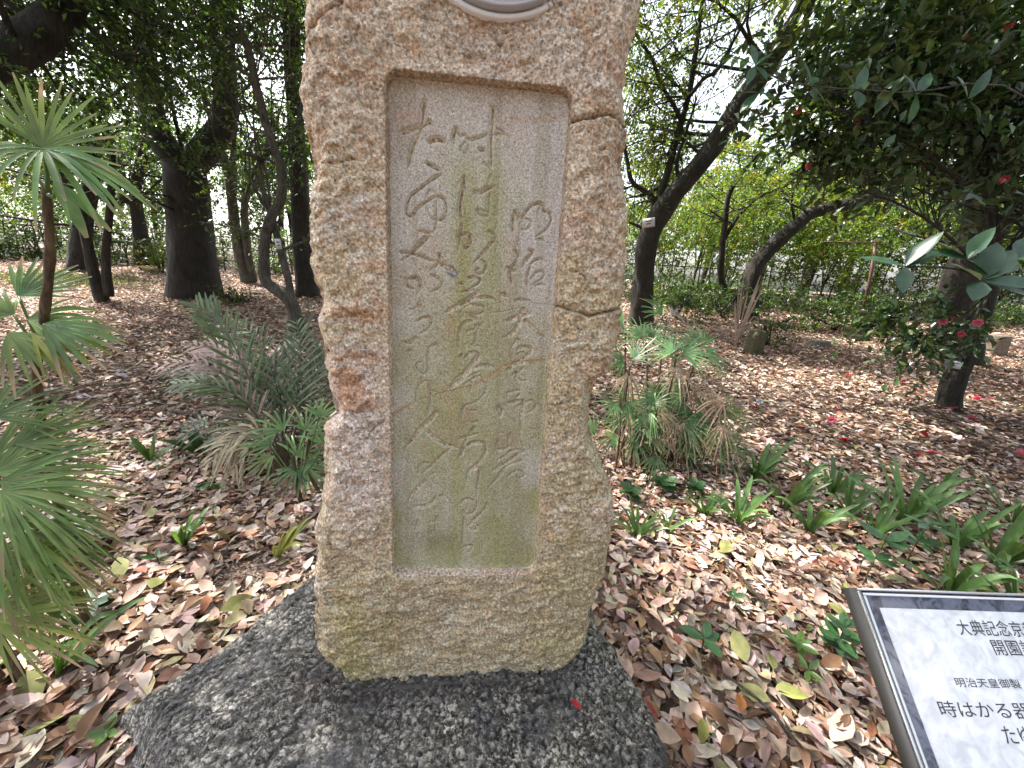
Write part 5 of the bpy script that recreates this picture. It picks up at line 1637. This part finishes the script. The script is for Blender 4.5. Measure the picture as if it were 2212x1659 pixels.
strap_clump('strap leaf clump with long leaves arching right, centre of the right row', 1690, 1100, 10, .42, .026, GL, 3, (.4, 0), 1.2)
strap_clump('narrow strap leaf clump behind the middle of the right row', 1795, 1075, 7, .36, .034, GL * .9, 4, (-.2, 0), .8)
strap_clump('short strap leaf clump between the arching and the tall clumps', 1830, 1115, 7, .28, .03, GL, 5, spread=1.2)
strap_clump('big strap leaf clump right of centre with fanned pale bases', 1950, 1135, 12, .46, .036, GL * 1.15, 6, (.15, 0), 1.2)
strap_clump('tall strap leaf clump at the far right of the row', 2140, 1225, 11, .42, .036, GL * .95, 7, spread=.9)
strap_clump('strap leaf clump just behind the information board', 2040, 1290, 10, .38, .032, GL * 1.2, 8, (-.1, 0), 1.3)
strap_clump('strap leaves at the right edge arching over the information board', 2190, 1330, 9, .40, .034, GL, 9, (-.1, .1), 1.2)
strap_clump('small strap leaf tuft against the lower right edge of the stone', 1375, 1160, 7, .22, .018, GL, 10, spread=1.2)
strap_clump('thin strap leaf pair near the right foot of the stone', 1440, 1150, 4, .24, .016, GL, 11)
strap_clump('strap leaf tuft with arching blades left of the boulder', 400, 1180, 7, .26, .026, GL * 1.1, 12, (.7, 0), .7)
strap_clump('strap leaf clump lying against the left end of the boulder', 128, 1465, 6, .33, .028, GL * 1.1, 13, (1.2, .1), .7)
strap_clump('yellowing blades beside the stone at the left of the boulder', 596, 1212, 4, .22, .022, np.array([.16, .17, .03]), 14, (.6, .2), .6)
strap_clump('sparse green blades in the litter below the feather palm', 330, 1000, 6, .3, .03, GL * .8, 15, (-.3, 0), 1.2)
strap_clump('broad dark blades in the litter left of the feather palm stem', 440, 985, 6, .3, .04, GL * .55, 16, (-.4, 0), 1.1)

for q, (px, py, n, L, w, c, sp, lb) in enumerate(((1520, 1115, 6, .22, .024, 1.0, 1.1, 'short strap leaf tuft nearest the foot of the right thicket'), (1745, 1150, 8, .3, .03, 1.1, 1.2, 'strap leaf tuft in front of the arching clump in the right row'),
        (1885, 1165, 8, .32, .03, .95, 1.1, 'strap leaf tuft in front left of the big fanned clump'), (2060, 1185, 9, .36, .032, 1.1, 1.1, 'strap leaf clump between the big fanned and the far right clumps'),
        (2020, 1070, 7, .3, .03, .9, 1.0, 'strap leaf tuft behind the big fanned clump'), (2185, 1140, 9, .36, .034, 1.0, 1.0, 'strap leaf clump behind the far right one at the photo edge'))):
    strap_clump(lb, px, py, n, L, w, GL * c, 40 + q, spread=sp)

# leafy seedlings
def seedling(label, px, py, h, leaves, L, W, col, seed, lean=(0, 0), name='seedling', whorls=1, mat=None):
    b = hit(px, py)
    rng = np.random.RandomState(seed)
    root = thing(name, label, 'seedling', b)
    tip = np.array([lean[0], lean[1], h])
    mb = MB(); S = catmull([[0, 0, -.03], tip * [.3, .3, .5], tip], 4); mb.tube(S, np.linspace(.004, .0022, len(S)), (.08, .07, .03), 5); mb.build('stem', M_palm, root)
    for q in range(whorls):
        c0 = S[int((len(S) - 1) * (1 - .3 * q))]
        for k in range(leaves):
            a = 2 * np.pi * (k + .4 * q) / leaves + rng.normal(0, .25)
            d = np.array([math.cos(a), math.sin(a), rng.uniform(-.1, .5)])
            l = L * rng.uniform(.7, 1.15)
            V, F, C = leaf_cloud(np.zeros((1, 3)), d[None], np.array([[0, -.25, 1.0]]) + rng.normal(0, .2, (1, 3)), np.array([l]), np.array([l * W]), (col * rng.uniform(.75, 1.25))[None], .3, -.15, 2)
            link('leaf', raw_mesh('leaf', V, F, C, True, mat or M_gloss), root, c0)
GS, GSL = np.array([.05, .12, .045]), np.array([.1, .18, .04])
seedling('seedling with four broad leaves standing in litter right of the boulder', 1510, 1425, .11, 4, .105, .5, GS, 1)
seedling('small four leaved seedling above the broad leaved one', 1580, 1310, .06, 4, .06, .5, GS, 2)
seedling('dense dark sapling beside the left corner of the information board', 1800, 1420, .14, 6, .085, .48, GS * .9, 3, (.02, .02), whorls=3)
seedling('leafy sapling with toothed leaves behind the board corner', 1860, 1270, .26, 6, .12, .45, GS, 4, (.09, .05), whorls=2)
seedling('tall leafy sapling behind the board, highest of the group', 1950, 1230, .3, 5, .13, .4, GS * .9, 5, (.04, 0), whorls=2)
seedling('pale young sapling with spreading leaves left of the dark one', 1725, 1420, .07, 5, .075, .45, GSL, 6, (-.02, 0), whorls=2)
seedling('light green star shaped seedling in litter left of the board', 1738, 1470, .05, 5, .07, .35, GSL * 1.1, 7)
seedling('light green seedling in front of the left end of the boulder', 240, 1615, .05, 5, .055, .6, GSL * 1.1, 8)
seedling('dark leafy sapling left of the boulder among the litter', 210, 1345, .1, 6, .1, .5, GS * .8, 9, whorls=2)
seedling('two leaved seedling on litter above the left of the boulder', 345, 1225, .06, 3, .06, .5, GS, 10)
seedling('dark ground ivy like sprig at the foot of the right thicket', 1500, 1075, .1, 6, .09, .6, GS * .8, 11, whorls=2)
seedling('dark leafy sprig close to the right edge of the stone', 1360, 1085, .1, 6, .09, .6, GS * .7, 12, whorls=2)
seedling('dark sprig between the stone and the wide strap leaf rosette', 1430, 1065, .1, 6, .1, .6, GS * .75, 13, whorls=2)
seedling('dark broad leaved sprout under the lower left lady palm', 190, 1200, .12, 7, .11, .55, GS * .7, 14, whorls=3)

# camellia twigs near the lens
def twig(label, base, pts, whorls, L, W, col, seed, name='camellia_shrub'):
    rng = np.random.RandomState(seed)
    root = thing(name, label, 'shrub', base)
    for P in pts:
        P = catmull(P, 4)
        mb = MB(); mb.tube(P, np.linspace(.006, .0028, len(P)), (1, 1, 1), 6); mb.build('twig', M_bark_grey, root, True, base)
    for c, lv in whorls:
        for (dx, dy, ln, wd, sh) in lv:
            e = unit(ray(*(np.array(c[:2]) + [dx, dy])) - ray(*c[:2]))
            p = at(*c)
            d = e + np.array([0, rng.normal(0, .25), 0])
            nrm = np.array([0, -.45, .9]) + rng.normal(0, .15, 3)
            l = px2m(ln, p)
            V, F, C = leaf_cloud(np.zeros((1, 3)), d[None], nrm[None], np.array([l]), np.array([l * wd]), (np.asarray(col) * sh)[None], .22, .12, 2)
            link('leaf', raw_mesh('leaf', V, F, C, True, M_gloss), root, p - base)
bt = np.array([2.35, 1.15, 0.0])
GC = np.array([.035, .085, .045])
twig('near camellia twigs with large glossy leaves entering from the right edge', bt,
     [[bt - [0, 0, .1], bt + [0, 0, .7], at(2330, 640, 1.2), at(2160, 612, 1.2), at(2060, 580, 1.2), at(1955, 576, 1.2)], [at(2330, 640, 1.2), at(2200, 610, 1.22), at(2110, 548, 1.22)], [at(2160, 612, 1.2), at(2150, 600, 1.2)]],
     [((1955, 576, 1.2), [(-70, -20, 85, .34, 1.3), (35, -45, 75, .42, 1.2), (55, -25, 80, .4, .9), (15, 25, 38, .6, 1.4), (-10, 45, 62, .5, .8), (45, -60, 90, .36, .9)]),
      ((2118, 606, 1.2), [(-80, -30, 100, .42, 1.6), (-25, 40, 55, .7, 1.1), (90, 12, 120, .3, 1.3), (10, -60, 80, .6, 1.1), (60, 30, 95, .42, .8), (40, -45, 85, .6, 1.0)]),
      ((2090, 560, 1.22), [(15, -60, 68, .65, 1.1), (60, -25, 75, .38, 1.1), (-55, -15, 75, .35, .9), (-60, -40, 90, .3, .9), (20, 20, 55, .6, .9)]),
      ((2190, 560, 1.24), [(20, -30, 55, .7, 1.0), (50, 10, 70, .6, .9), (30, 50, 60, .6, .8), (-30, 30, 50, .5, 1.0)])], .09, .45, GC, 3)
b_up = at(2350, 150, 2.6)
twig('high camellia spray with upturned leaves against the diagonal trunk', np.array([4.3, 2.6, 0.05]),
     [[np.array([4.3, 2.6, -.05]), np.array([4.35, 2.6, 1.4]), at(2250, 230, 2.6), at(1950, 200, 2.6), at(1750, 185, 2.6), at(1630, 150, 2.6)]],
     [((1632, 142, 2.6), [(-45, -15, 60, .4, 1.3), (-10, -35, 45, .4, 1.3), (35, -25, 52, .3, 1.6), (50, -5, 45, .4, 1.0), (-25, 45, 55, .35, 1.2), (20, 40, 45, .5, 1.3)]),
      ((1640, 200, 2.6), [(-40, -5, 50, .4, 1.2), (-25, 30, 48, .6, 1.6), (30, 15, 45, .5, 1.2)]),
      ((1750, 185, 2.6), [(30, -30, 50, .4, 1.2), (-20, -35, 50, .4, 1.0), (25, 30, 50, .45, .9)]), ((1850, 195, 2.6), [(-30, -40, 55, .4, 1.0), (20, -45, 55, .4, 1.1), (-10, 45, 55, .45, .8), (40, 20, 50, .45, .9)]),
      ((1980, 205, 2.6), [(-30, -50, 60, .4, 1.1), (30, -45, 60, .4, 1.2), (0, 50, 55, .45, .8), (55, 10, 55, .45, 1.0)]), ((2090, 215, 2.6), [(-40, -40, 60, .4, 1.1), (30, -55, 65, .4, 1.1), (40, 40, 55, .45, .9)])], .1, .4, GC, 4)

# ------------------------------------------------------------------ leaf litter
PAL_LIT = [((.47, .345, .285), 5.5), ((.35, .235, .18), 4), ((.55, .45, .4), 5), ((.2, .105, .06), 3), ((.36, .21, .13), 1.6), ((.25, .1, .06), .35), ((.42, .36, .22), 1), ((.12, .07, .045), 2), ((.2, .19, .07), .35)]
rl = np.random.RandomState(99)
soil_c = hit(545, 1235)
def litter_pts(n, x0, x1, y0, y1, wedge=None):
    x = rl.uniform(x0, x1, n); y = rl.uniform(y0, y1, n)
    if wedge:
        k = (x > -wedge[0] * y - 1) & (x < wedge[1] * y + 1)
        x, y = x[k], y[k]
    bare = np.exp(-(((x - soil_c[0]) / .28) ** 2 + ((y - soil_c[1]) / .16) ** 2)) + .7 * np.exp(-(((x - .62) / .07) ** 2 + ((y - 1.1) / .12) ** 2))
    k = rl.rand(len(x)) > bare * .92
    return x[k], y[k]
def litter(x, y, Lm, lod, zmax):
    n = len(x)
    a = rl.rand(n) * 2 * np.pi
    D = np.stack([np.cos(a), np.sin(a), rl.normal(0, .2, n)], 1)
    N = np.stack([rl.normal(0, .33, n), rl.normal(0, .33, n), np.ones(n)], 1)
    L = Lm * np.exp(rl.normal(0, .25, n))
    W = L * rl.uniform(.3, .55, n)
    z = gz(x, y) + .018 * fbm(x * 2.1, y * 2.1, 0, 4) - .002 + zmax * rl.rand(n) ** 1.5
    P = np.stack([x, y, z], 1) - unit(D) * L[:, None] * .5
    P[:, 2] = np.maximum(P[:, 2], z - .008)
    C = pick(rl, n, PAL_LIT)
    return P, D, N, L, W, C
def put_stuff(name, x, y, Lm, lod, zmax, label, cat):
    P, D, N, L, W, C = litter(x, y, Lm, lod, zmax)
    V, F, CC = leaf_cloud(P, D, N, L, W, C, .3, rl.normal(0, .45, len(P)), lod)
    o = link(name, raw_mesh(name, V, F, CC, lod > 0, M_dry))
    o['kind'] = 'stuff'
    tag(o, label, cat)
x, y = litter_pts(36000, -3.4, 4.0, .15, 3.4)
put_stuff('leaf_litter', x, y, .066, 2, .035, 'carpet of fallen brown and pinkish leaves around the boulder', 'leaf litter')
x, y = litter_pts(30000, -3.4, 4.0, .15, 3.4)
put_stuff('under_leaf_litter', x, y, .06, 1, .006, 'packed under layer of fallen leaves around the boulder', 'leaf litter')
x, y = litter_pts(190000, -18, 20, 3.4, 13.5, (1.35, 1.6))
put_stuff('far_leaf_litter', x, y, .075, 0, .04, 'dappled carpet of fallen leaves under the trees further back', 'leaf litter')
for sx0, sx1 in ((-5.6, -3.4), (4.0, 7.2)):
    x, y = litter_pts(9000, sx0, sx1, 1.6, 3.4)
    put_stuff('side_leaf_litter', x, y, .068, 1, .03, 'fallen leaves towards the %s edge of the clearing' % ('left' if sx0 < 0 else 'right'), 'leaf litter')
# fine crumbs on the bare soil
n = 2600
x = soil_c[0] + rl.normal(0, .22, n); y = soil_c[1] + rl.normal(0, .12, n)
P, D, N, L, W, C = litter(x, y, .016, 0, .012)
V, F, CC = leaf_cloud(P, D, N, L, W * .7, C * .6, .2)
o = link('soil_crumbs', raw_mesh('soil_crumbs', V, F, CC, False, M_dry))
o['kind'] = 'stuff'
tag(o, 'dark crumbly bare soil with bark chips left of the boulder', 'soil')

# the nearest fallen leaves one by one
var = []
for k in range(14):
    c = pick(rl, 1, PAL_LIT)
    L = .085 * rl.uniform(.8, 1.25)
    V, F, CC = leaf_cloud(np.array([[-L / 2, 0, 0]]), np.array([[1, 0, 0.0]]), np.array([[0, 0, 1.0]]), np.array([L]), np.array([L * rl.uniform(.34, .6)]), c, rl.uniform(.1, .6), rl.normal(0, .5), 2)
    var.append(raw_mesh('fallen_leaf', V, F, CC, True, M_dry))
cnt = 0
while cnt < 300:
    px = rl.uniform(0, 620) if rl.rand() < .42 else rl.uniform(1310, 2212)
    py = rl.uniform(1120, 1659)
    if px > 1830 and py > 1260:
        continue
    p = hit(px, py)
    s = rock_poly
    inside = False
    for i in range(len(s)):
        a, b = s[i], s[(i + 1) % len(s)]
        if (a[1] > p[1]) != (b[1] > p[1]) and p[0] < (b[0] - a[0]) * (p[1] - a[1]) / (b[1] - a[1]) + a[0]:
            inside = not inside
    if inside or rl.rand() < math.exp(-(((p[0] - soil_c[0]) / .25) ** 2 + ((p[1] - soil_c[1]) / .15) ** 2)):
        continue
    o = link('fallen_leaf', var[rl.randint(len(var))], GROUND, (p[0], p[1], p[2] + rl.uniform(.02, .05)))
    o.rotation_euler = (rl.normal(0, .4), rl.normal(0, .35), rl.rand() * 6.3)
    s = rl.uniform(.75, 1.3)
    o.scale = (s, s * rl.uniform(.85, 1.15), s)
    cnt += 1
# distinct leaves
def lone_leaf(label, px, py, L, W, c, rot, name='fallen_leaf', z=None, cat='leaf', mat=None):
    p = hit(px, py) if z is None else atz(px, py, z)
    if z == 'rock':
        p = p
    V, F, CC = leaf_cloud(np.array([[-L / 2, 0, 0]]), np.array([[1, 0, 0.1]]), np.array([[0, -.2, 1.0]]), np.array([L]), np.array([W]), np.array([c]), .35, .3, 2)
    o = link(name, raw_mesh(name, V, F, CC, True, mat or M_dry), None, p + np.array([0, 0, .045 if z is None else .012]))
    o.rotation_euler = (.1, -.1, rot)
    tag(o, label, cat)
pz = .25
for _ in range(6):
    q = atz(1244, 1530, pz); pz = rock_z(q[0], q[1])
lone_leaf('curled bright red leaf lying on the front of the boulder', 1244, 1530, .045, .016, (.5, .03, .04), -.9, z=pz, mat=M_petal)
lone_leaf('salmon pink leaf on the bare soil left of the boulder', 482, 1192, .06, .022, (.5, .16, .12), .1)
lone_leaf('olive green fallen leaf in the litter right of the boulder', 1705, 1525, .1, .042, (.22, .23, .06), -.3)
lone_leaf('yellow green curled leaf standing in litter near the boulder', 1508, 1605, .08, .04, (.24, .24, .06), 1.1)
lone_leaf('pale sage leaf lying in litter right of the stone', 1545, 1218, .09, .036, (.34, .36, .25), -.2)
lone_leaf('pale oval leaf beside the right foot of the stone', 1372, 1255, .07, .032, (.36, .38, .25), -.8)
lone_leaf('orange brown upright leaf in litter between boulder and board', 1590, 1540, .065, .042, (.5, .2, .06), 1.2)
lone_leaf('dark red strip of leaf along the right edge of the boulder', 1400, 1555, .09, .02, (.3, .06, .04), -1.2)
lone_leaf('yellow fallen leaf tip among leaves left of the stone', 1096 / 1.0 * .535, 1122, .03, .014, (.6, .45, .02), .6)
lone_leaf('greyish green leaf lying by the left edge of the stone', 618, 1135, .06, .03, (.3, .33, .24), .2)
# fallen camellia blooms
FP = [(1807, 895, 2, 'red camellia bloom on the litter below the dry palms'), (1820, 960, 2, 'deep red fallen bloom nearest the strap leaf row'), (1949, 831, 0, 'red fallen bloom on the sunlit litter'),
      (1992, 947, 2, 'dark red fallen bloom in the shade before the camellia'), (1794, 917, 1, 'pink fallen petals left of the deep red bloom'), (1983, 994, 1, 'pink fallen bloom in shade below the dark red one'),
      (2010, 990, 1, 'pink petal heap right beside the shaded pink bloom'), (2198, 990, 1, 'pink fallen bloom at the right edge of the photo'), (2108, 869, 0, 'fallen bloom just right of the camellia trunk'),
      (2000, 861, 1, 'pink fallen bloom left of the camellia trunk'), (2056, 892, 1, 'pale pink petals at the foot of the camellia trunk'), (2094, 912, 1, 'single pink bloom in front of the camellia foot'),
      (1764, 805, 1, 'small pink bloom in the sun patch behind the palms'), (1830, 818, 0, 'small red bloom in the sun patch left of the camellia'), (2134, 869, 1, 'pink bloom furthest right of the camellia trunk'),
      (1975, 850, 1, 'pale pink fallen bloom second left of the camellia trunk')]
for px, py, k, lb in FP:
    p = hit(px, py)
    o = link('fallen_bloom', FL[k], None, p + np.array([0, 0, .05]))
    o.rotation_euler = (rl.normal(0, .5), rl.normal(0, .5), rl.rand() * 6)
    o.scale = (.9, .9, .8)
    tag(o, lb, 'flower', 'fallen camellia blooms')
p = at(1642, 867, hit(1642, 930)[1])
r = thing('white_flower', 'tiny white flower on a thin stalk right of the thicket', 'flower', hit(1642, 930))
mb = MB(); mb.tube([hit(1642, 930), p], .003, G1, 5); mb.build('stalk', M_palm, r, True, hit(1642, 930))
fm = flower_mesh('bloom', (.75, .78, .85), .03, 7)
o = link('bloom', fm, r, p - hit(1642, 930)); o.rotation_euler = (1.1, 0, 0)
# grass patch far left and dead twigs
gp = hit(130, 605)
n = 2600
x = gp[0] + rl.normal(0, 1.3, n); y = gp[1] + rl.normal(0, .5, n)
P = np.stack([x, y, gz(x, y)], 1)
V, F, CC = leaf_cloud(P, np.stack([rl.normal(0, .5, n), rl.normal(0, .5, n), np.ones(n)], 1), rl.normal(size=(n, 3)), rl.uniform(.05, .14, n), np.full(n, .012), pick(rl, n, PAL_BRIGHT), .2)
o = link('grass', raw_mesh('grass', V, F, CC, False, M_leaf)); o['kind'] = 'stuff'; tag(o, 'patch of short green grass far left under the trees', 'grass')
for lb, pts in (('long bare twig lying in litter right of the stone', [(1480, 1180), (1560, 1225), (1650, 1330)]), ('fallen stick across the litter left of the feather palm', [(370, 900), (410, 905), (450, 912)]),
                ('thin dark twig on the litter below the seedlings', [(1560, 1480), (1640, 1545), (1720, 1640)])):
    q = [hit(*s) + np.array([0, 0, .05]) for s in pts]
    mb = MB(); mb.tube(catmull(q, 4), .005 if 'stick' not in lb else .016, (1, 1, 1), 6, .1)
    o = mb.build('fallen_twig', M_bark_grey, None, True, q[0]); o.location = q[0]
    tag(o, lb, 'twig')
